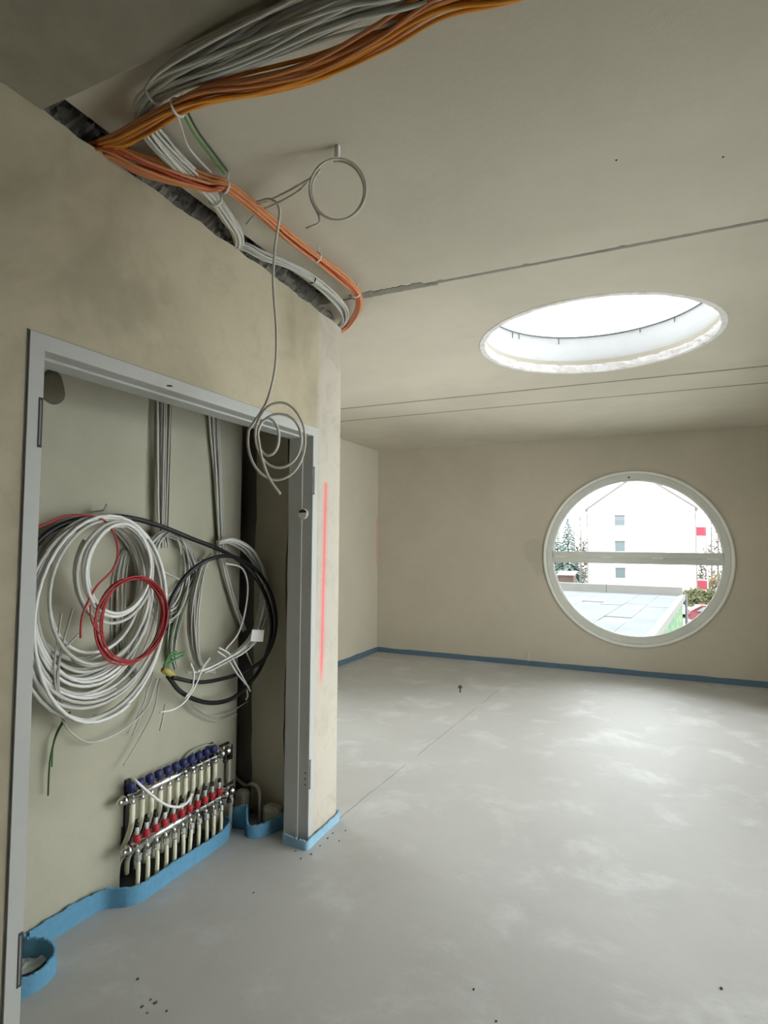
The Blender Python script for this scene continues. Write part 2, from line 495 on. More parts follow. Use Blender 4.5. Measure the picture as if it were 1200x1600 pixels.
v, f = ring_rows([(H + .04, SR + .004), (H + .12, SR + .004), (ZT, SR + .004)], 0, .03)
make('shaft', v, f, M['shaft'], sky, True)
ringp = [(SX + (SR + .002) * math.cos(2 * math.pi * i / n), SY + (SR + .002) * math.sin(2 * math.pi * i / n), ZT) for i in range(n)]
MB().tube(ringp, .005, 8, True).build('rim_seal', M['rubber'], sky, True)
dv = []; df = []
for k in range(7):
    e = k / 6 * math.pi / 2
    for i in range(48):
        a = 2 * math.pi * i / 48
        dv.append((SX + (SR + .03) * math.cos(e) * math.cos(a), SY + (SR + .03) * math.cos(e) * math.sin(a), ZT + .005 + .22 * math.sin(e)))
for k in range(6):
    for i in range(48):
        df.append((k * 48 + i, k * 48 + (i + 1) % 48, (k + 1) * 48 + (i + 1) % 48, (k + 1) * 48 + i))
make('dome', dv, df, M['dome'], sky, True)
for px, ln in ((801, .05), (811, .045), (873, .05), (1000, .03), (1054, .035)):
    d = FW + RT * ((px - 600) / F_PX) - UP * ((520 - 800) / F_PX)
    # where that sight line crosses the shaft
    a_ = d.x ** 2 + d.y ** 2; o_ = CAM - V((SX, SY, 0)); b_ = o_.x * d.x + o_.y * d.y; c_ = o_.x ** 2 + o_.y ** 2 - SR ** 2
    t_ = (-b_ + math.sqrt(b_ * b_ - a_ * c_)) / a_; q_ = CAM + d * t_
    MB().tube([(q_.x, q_.y, ZT - .004), (q_.x, q_.y, ZT - ln)], .0035, 6).build('drip', M['rubber'], sky)

# ------------------------------------------------------------------ closet wall (front face x = 0)
top = []
y = 1.05
while y < YC:
    s = (y - 1.05) / (YC - 1.05)
    z = 2.688 - .006 * s - (.03 * max(0, (s - .6) / .4)) + .006 * (R.random() - .5) + .004 * math.sin(y * 31)
    top.append((y, z)); y += .022 + .02 * R.random()
outline = [(YB, 0), (YB, H + .03), (1.045, H + .03), (1.046, 2.690)] + top + [(YC, 2.648), (YC, 0), (YJ1 - .012, 0), (YJ1 - .012, HF - .012), (YJ0 + .012, HF - .012), (YJ0 + .012, 0)]
def extrude_outline(name, outline, to3, w0, w1, m, parent=None):
    bm = bmesh.new()
    a = [bm.verts.new(to3(u, v, w0)) for u, v in outline]
    fa = bm.faces.new(a)
    ex = bmesh.ops.extrude_face_region(bm, geom=[fa])
    d = V(to3(0, 0, w1)) - V(to3(0, 0, w0))
    bmesh.ops.translate(bm, verts=[g for g in ex['geom'] if isinstance(g, bmesh.types.BMVert)], vec=d)
    bmesh.ops.triangulate(bm, faces=bm.faces[:])
    bmesh.ops.recalc_face_normals(bm, faces=bm.faces[:])
    bm.verts.index_update()
    v = [x.co.copy() for x in bm.verts]; f = [tuple(q.index for q in p.verts) for p in bm.faces]
    bm.free(); return make(name, v, f, m, parent)
wl = extrude_outline('wall_left', outline, lambda u, v, w: (w, u, v), -.14, 0.0, M['wall'])
tag(wl, 'grey brown plastered wall with the closet doorway and a red spray line', 'wall', kind='structure')
# bare rough lintel visible in the open slot above the plaster
lin = []
y = 1.0
while y < YC - .03:
    lin.append((y, R.random())); y += .014
v = []; f = []
NR = 11
for k in range(NR):
    z = 2.60 + (H + .09 - 2.60) * k / (NR - 1)
    for (yy, q) in lin:
        v.append((-.03 - .022 * R.random() - .012 * math.sin(yy * 23 + k), yy, z))
for k in range(NR - 1):
    for i in range(len(lin) - 1):
        f.append((k * len(lin) + i, k * len(lin) + i + 1, (k + 1) * len(lin) + i + 1, (k + 1) * len(lin) + i))
b = len(v); m_ = len(lin)
for k in (0, NR - 1):
    z = 2.60 + (H + .09 - 2.60) * k / (NR - 1)
    v += [(-.13, lin[0][0], z), (-.13, lin[-1][0], z)]
f += [(b, b + 1, b + 3, b + 2), tuple([b] + list(range(0, m_)) + [b + 1])[::-1], tuple([b + 2] + list(range((NR - 1) * m_, NR * m_)) + [b + 3])]
make('lintel', v, f, M['rubble'], wl)
# partition that closes the closet and ends the wall
pt = MB().box((XL, 2.68, -.25), (-.14, YC, H + .03)).build('wall_partition', M['closet_side'])
tag(pt, 'plastered partition closing the right side of the closet', 'wall', kind='structure')
# plaster skin on the partition with wavy edges
def wavy(y0, n, amp): return [y0 + amp * (math.sin(i * .9) * .5 + R.random() - .5) for i in range(n)]
n_ = 26
a = wavy(-.455, n_, .010); b = wavy(-.245, n_, .014)
ol = [(a[i], .03 + 2.65 * i / (n_ - 1)) for i in range(n_)] + [(b[i], .03 + 2.65 * i / (n_ - 1)) for i in range(n_ - 1, -1, -1)]
extrude_outline('plaster_skin', ol, lambda u, v, w: (u, w, v), 2.681, 2.664, M['closet_side'], pt)
MB().box((-.245, 2.672, .0), (-.12, 2.681, 2.68)).build('filler_strip', M['foamgap'], pt)
MB().box((-.63, 2.672, .0), (-.45, 2.681, 2.72)).build('bare_strip', M['darkgap'], pt)
# closet back wall with chase groove and dark recess behind the manifold
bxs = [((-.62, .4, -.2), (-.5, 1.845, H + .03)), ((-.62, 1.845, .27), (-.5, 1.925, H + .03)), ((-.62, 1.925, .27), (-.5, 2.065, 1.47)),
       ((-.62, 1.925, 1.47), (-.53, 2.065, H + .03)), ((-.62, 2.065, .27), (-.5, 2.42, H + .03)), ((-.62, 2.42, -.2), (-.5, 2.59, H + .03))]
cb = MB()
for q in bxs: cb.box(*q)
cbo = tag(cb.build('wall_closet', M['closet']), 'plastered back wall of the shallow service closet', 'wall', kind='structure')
MB().box((-.75, .4, -.2), (-.62, 2.68, H + .03)).build('backing', M['darkgap'], cbo)
MB().box((-.618, 1.85, .0), (-.61, 2.415, .268)).box((-.61, 1.85, .0), (-.47, 2.415, .004)).build('recess_shade', M['black_plastic'], cbo)  # black back sheet and floor stand in for the shade inside the recess
MB().box((-.62, .3, -.2), (-.14, .4, H + .03)).build('closet_end', M['closet'], cbo)
# dark patch around a filled pipe hole
pc = at(82, 605, 0, -.5)
pv = []; 
pv, pf = lathe(pc, (1, 0, 0), [(-.01, .055), (.002, .052), (.008, .035), (.006, .012)], 22)
pv = [V((p.x, pc.y + (p.y - pc.y) * (1 + .12 * math.sin(p.z * 60)), pc.z + (p.z - pc.z) * 1.25)) for p in pv]
make('filled_hole', pv, pf, M['foamgap'], cbo, True)

# ------------------------------------------------------------------ steel door frame
df_ = thing('door_1', (0, (YJ0 + YJ1) / 2, 0), 'pale grey primed steel door frame without a leaf', 'door frame', kind='structure')
PROF = [(-.006, 0), (.009, 0), (.009, .043), (.007, .045), (-.05, .045), (-.05, .053), (-.128, .053), (-.128, .0)]
def frame_part(name, path):
    """path: list of (fn) giving 3D for each (x, d) of the profile"""
    v = []; f = []; m_ = len(PROF)
    for fn in path:
        v += [fn(x, d) for x, d in PROF]
    for k in range(len(path) - 1):
        for i in range(m_):
            f.append((k * m_ + i, k * m_ + (i + 1) % m_, (k + 1) * m_ + (i + 1) % m_, (k + 1) * m_ + i))
    f.append(tuple(range(m_))); f.append(tuple((len(path) - 1) * m_ + i for i in range(m_))[::-1])
    return make(name, v, f, M['frame'], df_)
frame_part('jamb', [lambda x, d: (x, YJ0 + d, 0.0), lambda x, d: (x, YJ0 + d, HF - d)])
frame_part('head', [lambda x, d: (x, YJ0 + d, HF - d), lambda x, d: (x, YJ1 - d, HF - d)])
frame_part('jamb', [lambda x, d: (x, YJ1 - d, HF - d), lambda x, d: (x, YJ1 - d, 0.03)])
# thin dark shadow gap between frame and plaster is real: a seal line
for y in (YJ0 - .006, YJ1 + .002):
    MB().box((-.002, y + .002, .02), (.0015, y + .004, HF)).build('seal', M['rubber'], df_)
MB().box((-.002, YJ0 - .004, HF), (.003, YJ1 + .004, HF + .004)).build('seal', M['rubber'], df_)
for zc, s in ((1.80, 1), (.36, 1), (1.78, -1), (.34, -1)):
    yy = (YJ0 + .031) if s > 0 else (YJ1 - .043)
    hp = MB().box((.008, yy, zc - .07), (.0105, yy + .012, zc + .07)).build('hinge_pocket', M['frame_dark'], df_)
    MB().box((.0100, yy + .003, zc - .062), (.0112, yy + .007, zc + .062)).build('slot', M['rubber'], hp)
pl = at(473, 803, 1, YJ1 - .054)
pp = MB().add(*lathe((pl.x, YJ1 - .042, pl.z), (0, -1, 0), [(0, .026), (.013, .026), (.0145, .024)], 24)).build('plug', M['wintrim'], df_)
mb = MB()
hv = [(pl.x + .0235 * math.cos(math.pi * i / 12), YJ1 - .0562, pl.z + .006 + .017 * math.sin(math.pi * i / 12)) for i in range(13)]
mb.add(hv + [(x, y - .0008, z) for x, y, z in hv], [tuple(range(13)), tuple(range(25, 12, -1))] + [(i, i + 1, 14 + i, 13 + i) for i in range(12)])
mb.build('opening', M['frame_dark'], pp)
for k in range(3):
    c = V((-.012, YJ1 - .0445, .29 + .028 * k))
    MB().add(*lathe(c, (0, -1, 0), [(0, .004), (.001, .004)], 10)).build('screw_hole', M['frame_dark'], df_)
c = at(265, 603, 2, HF - .0455)
MB().add(*lathe((c.x, c.y, HF - .0445), (0, 0, -1), [(0, .010), (.0015, .010)], 12)).build('bolt_hole', M['frame_dark'], df_)

# ------------------------------------------------------------------ round window
w1 = thing('window_1', (WX, YF, WZ - WR), 'round two light window with a horizontal bar in the far wall', 'window', kind='structure')
def annulus(prof, n=120):
    """prof: closed list of (radius, y) -> ring around the window axis"""
    v = []; f = []; m_ = len(prof)
    for (r, y) in prof:
        for i in range(n):
            a = 2 * math.pi * i / n
            v.append((WX + r * math.cos(a), y, WZ + r * math.sin(a)))
    for k in range(m_):
        for i in range(n):
            f.append((k * n + i, k * n + (i + 1) % n, ((k + 1) % m_) * n + (i + 1) % n, ((k + 1) % m_) * n + i))
    return v, f
v, f = annulus([(1.0, YF), (1.0, YF - .016), (.990, YF - .022), (.972, YF - .018), (.965, YF - .008), (.965, YF + .02), (1.0, YF + .0)])
make('trim_ring', v, f, M['wintrim'], w1)
v, f = annulus([(.968, YF + .02), (.968, YF - .006), (.955, YF - .012), (.900, YF - .006), (.888, YF + .012), (.888, YF + .07), (.968, YF + .07)])
make('window_frame', v, f, M['winframe'], w1)
v, f = annulus([(.893, YF + .02), (.893, YF + .008), (.881, YF + .012), (.881, YF + .03)])
make('glazing_bead', v, f, M['wintrim'], w1)
BZ = 1.318
hw = .893
for z0, z1, yo in ((BZ - .068, BZ + .0, -.002), (BZ - .002, BZ + .068, -.014)):
    bevel_box('crossbar', (WX - hw, YF + yo, z0), (WX + hw, YF + .07, z1), M['winframe'], w1, .006, 2)
for k, ux in enumerate((-.80, -.29, .25, .79)):
    vt = bevel_box('vent', (WX + ux - .06, YF - .016, BZ - .012), (WX + ux + .06, YF - .003, BZ + .010), M['wintrim'], w1, .004, 2)
    MB().box((WX + ux - .055, YF - .018, BZ + .002), (WX + ux + .055, YF - .0155, BZ + .006)).build('vent_slot', M['wintrim'], vt)
MB().add(*lathe((WX - .035, YF - .004, WZ + .925), (0, -1, 0), [(0, .014), (.006, .014), (.008, .010)], 14)).build('drain_plug', M['rubber'], w1)
for s in (-1, 1):
    ang = [math.asin((.068) / .885) + (math.pi - 2 * math.asin(.068 / .885)) * i / 48 for i in range(49)]
    pts = [(.885 * math.cos(a), s * .885 * math.sin(a)) for a in ang]
    off = BZ - WZ
    v = [(WX + x, YF + .030, WZ + z + (off if i in (0, 48) else 0)) for i, (x, z) in enumerate(pts)] + [(WX + x, YF + .036, WZ + z + (off if i in (0, 48) else 0)) for i, (x, z) in enumerate(pts)]
    m_ = len(pts)
    make('pane', v, [tuple(range(m_)), tuple(range(2 * m_ - 1, m_ - 1, -1))] + [(i, (i + 1) % m_, m_ + (i + 1) % m_, m_ + i) for i in range(m_)], M['glass'], w1)

# ------------------------------------------------------------------ cables
def cable(parent, pts, r, m, name='cable', per=8, n=6, smooth=True):
    return MB().tube(spline(pts, per) if per else pts, r, n).build(name, m, parent, smooth)

def bundle(parent, ctrl, rads, n, r, mats, seed, flat=1.0, per=8, wander=.25, trim=0, upref=None):
    """n separate cables that run along the control line; rads = bundle radius at each control point"""
    rr = random.Random(seed)
    pts = spline(ctrl, per); m_ = len(pts)
    rad = [rads[min(i // per, len(rads) - 1)] * (1 - (i % per) / per) + rads[min(i // per + 1, len(rads) - 1)] * ((i % per) / per) for i in range(m_)]
    tg = [(pts[min(i + 1, m_ - 1)] - pts[max(i - 1, 0)]).normalized() for i in range(m_)]
    p = V(upref) if upref else (V((0, 0, 1)) if abs(tg[0].z) < .8 else V((1, 0, 0)))
    fr = []
    for i in range(m_):
        p = (p - tg[i] * p.dot(tg[i])).normalized()
        fr.append((p.copy(), tg[i].cross(p)))
    for k in range(n):
        a0 = k * 2.39996 + rr.random() * .5; q = math.sqrt((k + .5) / n)
        w1_, w2_, ph1, ph2 = rr.uniform(.5, 1.3), rr.uniform(.5, 1.3), rr.random() * 6.3, rr.random() * 6.3
        cp = []
        for i in range(0, m_ - (rr.randint(0, trim) if trim else 0)):
            s = i / per
            x = q * math.cos(a0 + .12 * s) + wander * math.sin(w1_ * s + ph1)
            y = q * math.sin(a0 + .12 * s) + wander * math.sin(w2_ * s + ph2)
            cp.append(pts[i] + fr[i][0] * (x * rad[i] * flat) + fr[i][1] * (y * rad[i]))
        MB().tube(cp, r * rr.uniform(.9, 1.1), 6).build('cable', mats[rr.randrange(len(mats))], parent, True)

def tie_ring(parent, c, t, rad, m, tail=None, width=.004, name='cable_tie'):
    c = V(c); t = V(t).normalized()
    e = V((0, 0, 1)) if abs(t.z) < .9 else V((1, 0, 0))
    p = t.cross(e).normalized(); q = t.cross(p)
    mb = MB()
    pts = [c + (p * math.cos(2 * math.pi * i / 20) + q * math.sin(2 * math.pi * i / 20)) * rad for i in range(20)]
    mb.tube(pts, width, 6, True)
    if tail is not None: mb.tube([c + V(tail).normalized() * rad, c + V(tail)], width * .8, 6)
    return mb.build(name, m, parent, True)

# --- white trunk along the beam edge, turning down to the slot in the wall
zc = 2.672
ctrl = [V((XR - .02, 1.12, 2.67)), V((2.3, 1.11, 2.665)), V((1.8, 1.105, 2.66)), V((1.4, 1.10, 2.66)), V((1.12, 1.10, 2.663)), at(530, 5, 2, 2.665), at(410, 62, 2, 2.668), at(330, 98, 2, 2.67), at(270, 126, 2, 2.675),
        at(242, 146, 2, 2.68), at(226, 168, 2, 2.68), at(226, 192, 2, 2.678), at(247, 222, 2, 2.678), at(285, 262, 2, 2.68), at(318, 292, 2, 2.685),
        at(336, 312, 2, 2.688), at(358, 343, 2, 2.690), at(371, 366, 2, 2.695), at(371, 384, 0, .005), V((-.06, 1.90, 2.70))]
rads = [.06, .065, .065, .065, .065, .065, .058, .046, .034, .022, .024, .026, .032, .030, .024, .020, .026, .022, .016, .016]
b1 = thing('cable_bundle', (ctrl[9].x, ctrl[9].y, 2.66), 'thick trunk of white cables tied under the ceiling beam', 'cables')
bundle(b1, ctrl, rads, 26, .0052, [M['white_cable'], M['white_cable'], M['white_cable2'], M['grey_cable']], 11, .55)
tie_ring(b1, ctrl[9], ctrl[10] - ctrl[8], .025, M['tie'], (0, 0, .045))
tie_ring(b1, ctrl[15], ctrl[16] - ctrl[14], .024, M['tie'], (-.04, -.02, .01))
gpts = [at(283, 172, 2, 2.675), at(305, 212, 2, 2.68), at(330, 245, 2, 2.69), at(351, 272, 2, 2.70)]
cable(b1, gpts, .004, M['green'])
cable(b1, [p + V((.008, .004, .012)) for p in gpts], .004, M['dark_green'])
cable(b1, [at(270, 160, 2, 2.685), at(282, 195, 2, 2.665), at(296, 232, 2, 2.67), at(330, 270, 2, 2.69)], .0035, M['white_cable'])

# --- orange bundle across the ceiling to the corner hole
co = [V((XR - .02, 1.20, 2.67)), V((2.3, 1.19, 2.65)), V((1.9, 1.18, 2.65)), V((1.55, 1.175, 2.648)), V((1.32, 1.175, 2.646)), at(690, 2, 2, 2.645), at(600, 58, 2, 2.640), at(500, 108, 2, 2.636), at(400, 134, 2, 2.632), at(325, 148, 2, 2.630), at(278, 168, 2, 2.634),
      at(230, 197, 2, 2.645), at(190, 218, 2, 2.665), at(160, 226, 0, .01), V((-.07, 1.27, 2.70))]
ro = [.035, .038, .038, .037, .037, .036, .036, .036, .032, .026, .018, .022, .022, .020, .02]
b2 = thing('cable_bundle', (co[10].x, co[10].y, 2.6), 'orange cable bundle crossing the ceiling below the white cables', 'cables')
bundle(b2, co, ro, 16, .0052, [M['orange'], M['orange'], M['orange2']], 21, .6)
tie_ring(b2, co[10], co[11] - co[9], .021, M['tie'], (.0, .02, .07))
# --- second orange bundle along the head of the wall
c2 = [V((-.05, 1.24, 2.70)), at(172, 236, 0, .02), at(215, 252, 2, 2.680), at(270, 270, 2, 2.672), at(325, 288, 2, 2.668), at(352, 292, 2, 2.668), at(400, 328, 2, 2.672), at(450, 368, 2, 2.672),
      at(495, 402, 2, 2.672), at(530, 430, 2, 2.675), at(556, 458, 2, 2.680), at(559, 482, 2, 2.675), at(546, 506, 1, 2.86), V((-.05, 2.86, 2.655))]
r2 = [.022, .034, .042, .040, .028, .018, .024, .027, .019, .023, .017, .016, .014, .012]
b3 = thing('cable_bundle', (c2[5].x, c2[5].y, 2.64), 'salmon orange cable bundle tied along the top of the closet wall', 'cables')
bundle(b3, c2, r2, 16, .0052, [M['orange2'], M['orange2'], M['orange2'], M['red_orange']], 31, .7)
for i in (5, 8, 10):
    tie_ring(b3, c2[i], c2[min(i + 1, len(c2) - 1)] - c2[i - 1], .020, M['tie'], (.01, .005, .05))
# --- white branch that leaves the slot and follows the wall to its end
c3 = [V((-.06, 1.86, 2.70)), at(380, 384, 0, .015), at(412, 401, 2, 2.685), at(450, 415, 2, 2.685), at(488, 436, 2, 2.683), at(520, 462, 2, 2.680), at(538, 484, 2, 2.677), at(538, 503, 1, 2.815), V((-.06, 2.83, 2.66))]
r3 = [.014, .018, .022, .016, .020, .022, .022, .016, .012]
b4 = thing('cable_bundle', (c3[3].x, c3[3].y, 2.66), 'slim branch of white cables curling round the wall end', 'cables')
bundle(b4, c3, r3, 11, .0046, [M['white_cable'], M['bright_cable'], M['white_cable2']], 41, .8)
tie_ring(b4, c3[4], c3[5] - c3[3], .019, M['black'], None, .003)

# --- single cable coiled under the ceiling, hanging down to a second coil
hc = thing('hanging_cable', tuple(deep(430, 320, 2.06)), 'grey cable coiled at the ceiling and hanging down before the closet', 'cable')
dp = 1.86
def circ(cx, cy, rx, ry, a0, a1, depth, n=22, dd=.0):
    return [deep(cx + rx * math.cos(a0 + (a1 - a0) * i / n), cy - ry * math.sin(a0 + (a1 - a0) * i / n), depth + dd * i / n) for i in range(n + 1)]
top_coil = [at(385, 350, 2, 2.70), at(405, 330, 2, 2.70), deep(432, 318, 2.06), deep(470, 296, 1.96), deep(497, 262, 1.88)]
top_coil += circ(528, 296, 44, 48, math.pi * .75, -math.pi * 3.0 + .5, dp, 56, .012)
top_coil += [deep(500, 346, 1.875), deep(478, 357, 1.88)]
cable(hc, top_coil, .0042, M['grey_cable'], per=3)
second = circ(528, 298, 41, 46, math.pi * .55, -math.pi * 1.25, dp + .02, 34) + [deep(492, 275, 1.88), deep(466, 290, 1.95), deep(432, 308, 2.06), deep(406, 318, 2.1), at(385, 322, 2, 2.71)]
cable(hc, second, .0042, M['grey_cable'], per=3)
MB().box(deep(527, 247, dp) - V((.007, .007, .0)), V((*deep(527, 247, dp).xy, H)) + V((.007, .007, .01))).build('ceiling_clip', M['tie'], hc)
dh = 2.06
drop = [deep(400, 316, 2.1), deep(420, 311, 2.07), deep(433, 318, dh), deep(437, 336, dh), deep(430, 385, dh), deep(427, 440, dh), deep(432, 520, dh), deep(430, 575, dh), deep(419, 622, dh), deep(404, 650, dh)]
coil = []
for i in range(93):
    th = 165 + (1255 - 165) * i / 92
    k = [(150, 432, 688, 45, 62), (420, 432, 688, 45, 62), (560, 437, 687, 36, 46), (790, 437, 686, 33, 40), (930, 420, 682, 18, 30), (1300, 418, 682, 15, 27)]
    for a_, b_ in zip(k, k[1:]):
        if a_[0] <= th <= b_[0]:
            w_ = (th - a_[0]) / (b_[0] - a_[0]); c_ = [x + (y - x) * w_ for x, y in zip(a_, b_)]
    t_ = math.radians(th)
    coil.append(deep(c_[1] + c_[3] * math.cos(t_), c_[2] - c_[4] * math.sin(t_), dh - .05 * i / 92))
drop_pts = spline(drop, 8)[:-1] + coil + spline([coil[-1], deep(409, 715, dh - .055), deep(421, 748, dh - .055), deep(438, 772, dh - .055)], 8)[1:]
cable(hc, drop_pts, .0048, M['grey_cable'], per=0)

# ------------------------------------------------------------------ closet cables
WC = [M['white_cable'], M['white_cable'], M['white_cable2'], M['bright_cable']]
# vertical droppers
def dropper(name_lab, ctrl, rads, n, seed):
    b = thing('cable_bundle', tuple(ctrl[-1]), name_lab, 'cables')
    bundle(b, ctrl, rads, n, .0045, [M['white_cable'], M['white_cable2'], M['grey_cable']], seed, .45, upref=(1, 0, 0), wander=.12)
    return b
dropper('white cables dropping down the closet wall above the left coil',
        [V((-.495, 1.985, H + .01)), V((-.49, 1.99, 2.45)), V((-.49, 1.995, 2.13)), V((-.488, 2.0, 1.8)), V((-.483, 2.005, 1.55)), V((-.475, 2.01, 1.44))], [.05, .05, .05, .038, .026, .03], 9, 51)
dropper('white cables dropping down the closet wall above the right coil',
        [V((-.48, 2.30, H + .01)), V((-.48, 2.315, 2.45)), V((-.48, 2.33, 2.13)), V((-.478, 2.37, 1.8)), V((-.475, 2.40, 1.50)), V((-.46, 2.405, 1.42))], [.055, .055, .05, .035, .022, .022], 9, 52)

def loops(parent, cy, cz, ry, rz, n, turns, k0, k1, x0, x1, r, mats, seed, pin=.8, jit=.012, tilt=.0):
    """n cables coiled in the closet plane; all loops share their crown near the hook"""
    rr = random.Random(seed)
    for c in range(n):
        k = k0 + (k1 - k0) * (c + rr.random() * .6) / n
        ky = k * rr.uniform(.92, 1.06); a0 = rr.uniform(0, 6.28); xx = x0 + (x1 - x0) * rr.random()
        tn = turns * rr.uniform(.8, 1.1); N = max(12, int(tn * 40)); pts = []
        dy = rr.uniform(-1, 1) * jit * 1.5
        p1, p2 = rr.random() * 6.3, rr.random() * 6.3
        for i in range(N + 1):
            t = a0 + tn * 2 * math.pi * i / N
            w = 1 + .03 * math.sin(1.7 * t + p1)
            y = cy + dy + ry * ky * w * math.sin(t)
            z = cz + rz * (1 - k) * pin + rz * k * math.cos(t) * (1 + .02 * math.sin(2.3 * t + p2))
            x = xx + .012 * math.sin(.5 * t + p2) + .004 * i / N
            pts.append((max(x, -.492 + r), y + tilt * (z - cz), z))
        MB().tube(pts, r, 6).build('cable', mats[rr.randrange(len(mats))], parent, True)

# left coil
lc = thing('cable_coil', (-.45, 1.63, .77), 'large hanging coil of white cables at the left of the closet', 'cable coil')
loops(lc, 1.64, 1.165, .335, .40, 13, 1.6, .64, 1.0, -.47, -.38, .0068, WC, 61, pin=.9)
loops(lc, 1.685, 1.345, .185, .205, 3, 1.9, .82, 1.0, -.395, -.37, .0068, [M['bright_cable'], M['white_cable']], 62, pin=.5)
hk = at(143, 800, 0, -.5)
MB().tube([(-.502, hk.y, hk.z), (-.43, hk.y, hk.z + .006), (-.415, hk.y, hk.z + .03)], .004, 6).build('hook', M['steel'], lc)
for a_, b_, c_ in (((96, 958), (85, 1040), (92, 1105)), ((114, 950), (93, 1030), (94, 1095)), ((123, 990), (95, 1025), (90, 1080))):
    p_ = [at(*a_, 0, -.40), at(*b_, 0, -.42), at(*c_, 0, -.43), at(c_[0] + 10, c_[1] + 22, 0, -.44)]
    cable(lc, p_, .004, M['white_cable2'])
cable(lc, [at(92, 1080, 0, -.43), at(98, 1125, 0, -.45), at(115, 1148, 0, -.45), at(140, 1160, 0, -.455), at(170, 1152, 0, -.455), at(200, 1135, 0, -.45), at(230, 1105, 0, -.45), at(246, 1060, 0, -.44)], .0035, M['white_cable'])
for pts_ in ([(240, 1050), (228, 1090), (212, 1125), (200, 1145)], [(232, 1070), (222, 1110), (207, 1150)], [(250, 1060), (240, 1110), (215, 1160), (193, 1196)]):
    cable(lc, [at(x, y, 0, -.46) for x, y in pts_], .0032, M['white_cable2'])
gw = thing('wire', tuple(at(75, 1240, 0, -.47)), 'dark green wires dangling from the left coil', 'wire')
cable(gw, [at(110, 1112, 0, -.45), at(98, 1130, 0, -.46), at(86, 1155, 0, -.465), at(78, 1190, 0, -.47), at(75, 1243, 0, -.475)], .0032, M['dark_green'])
cable(gw, [at(108, 1114, 0, -.455), at(95, 1132, 0, -.465), at(84, 1160, 0, -.47), at(81, 1198, 0, -.475)], .0032, M['green'])
# cables crossing behind the loops
vb = thing('cable_bundle', tuple(at(190, 1060, 0, -.485)), 'thin straight cables hanging behind the red coil', 'cables')
bundle(vb, [at(196, 860, 0, -.488), at(188, 900, 0, -.485), at(186, 960, 0, -.485), at(190, 1020, 0, -.482), at(215, 1060, 0, -.48)], [.018, .03, .035, .035, .02], 8, .0035, [M['white_cable2'], M['grey_cable']], 63, .4, upref=(1, 0, 0))

# red coil
rc = thing('cable_coil', (-.37, 1.74, .97), 'red wire coil hanging in front of the left white coil', 'cable coil')
loops(rc, 1.748, 1.152, .182, .178, 6, 1.3, .90, 1.0, -.375, -.355, .0036, [M['red']], 71, pin=.3, jit=.006)
cable(rc, [at(30, 838, 0, -.42), at(48, 830, 0, -.42), at(75, 817, 0, -.42), at(105, 806, 0, -.42), at(140, 806, 0, -.40), at(165, 815, 0, -.385), at(180, 838, 0, -.375), at(184, 865, 0, -.37), at(176, 890, 0, -.365), at(152, 915, 0, -.362), at(135, 945, 0, -.362)], .0042, M['red'])
cable(rc, [at(135, 945, 0, -.35), at(128, 965, 0, -.35), at(126, 985, 0, -.35), at(126, 997, 0, -.35)], .0042, M['red'])
cable(rc, [at(141, 945, 0, -.352), at(142, 965, 0, -.352), at(150, 983, 0, -.352), at(163, 996, 0, -.355)], .0035, M['red'])

# middle coil behind
mc = thing('cable_coil', (-.46, 2.03, 1.05), 'small faded coil of white cables between the two large coils', 'cable coil')
loops(mc, 2.045, 1.30, .13, .215, 9, .62, .6, 1.0, -.485, -.455, .0048, [M['white_cable'], M['white_cable2']], 81, pin=.9)
bundle(mc, [at(232, 850, 0, -.47), at(255, 833, 0, -.465), at(285, 845, 0, -.465), at(302, 880, 0, -.47), at(308, 920, 0, -.475)], [.012, .022, .028, .026, .02], 10, .0045, [M['white_cable'], M['white_cable2']], 82, .5)
cable(mc, [at(228, 905, 0, -.44), at(250, 893, 0, -.44), at(268, 900, 0, -.445), at(280, 905, 0, -.45)], .0045, M['white_cable'])

# right coil
def cl(px, py, x, room=.035):
    p = at(px, py, 0, x)
    return p if p.y < 2.66 - room else at(px, py, 1, 2.66 - room)
rcx = thing('cable_coil', (-.44, 2.36, .8), 'hanging coil of thin white cables at the right of the closet', 'cable coil')
bundle(rcx, [cl(332, 866, -.45), cl(315, 890, -.44), cl(304, 935, -.43), cl(303, 985, -.43), cl(312, 1035, -.43), cl(335, 1050, -.425)], [.014, .02, .03, .03, .02, .018], 12, .0042, WC, 91, .5)
bundle(rcx, [cl(340, 848, -.45), cl(362, 845, -.42), cl(390, 862, -.40, .04), cl(408, 895, -.39, .04), cl(413, 940, -.38, .04), cl(402, 985, -.37, .05), cl(378, 1015, -.37), cl(345, 1035, -.38), cl(310, 1050, -.39), cl(266, 1050, -.41)],
       [.014, .024, .030, .028, .030, .032, .032, .030, .024, .016], 17, .0045, [M['white_cable'], M['bright_cable'], M['bright_cable']], 92, .6, trim=26)
bundle(rcx, [cl(342, 852, -.46), cl(352, 895, -.465), cl(365, 940, -.465), cl(382, 985, -.46)], [.012, .014, .014, .016], 6, .004, WC, 93, .5)
cable(rcx, [cl(352, 880, -.42), cl(378, 888, -.40), cl(387, 915, -.39), cl(383, 955, -.385), cl(372, 990, -.38), cl(352, 1015, -.38)], .0045, M['bright_cable'])
bundle(rcx, [cl(275, 1045, -.455), cl(268, 1010, -.47), cl(275, 965, -.475), cl(292, 915, -.475), cl(318, 875, -.465)], [.01, .03, .04, .035, .014], 12, .0035, [M['dark_green'], M['white_cable2'], M['dark_green'], M['grey_cable']], 94, .4, upref=(1, 0, 0))
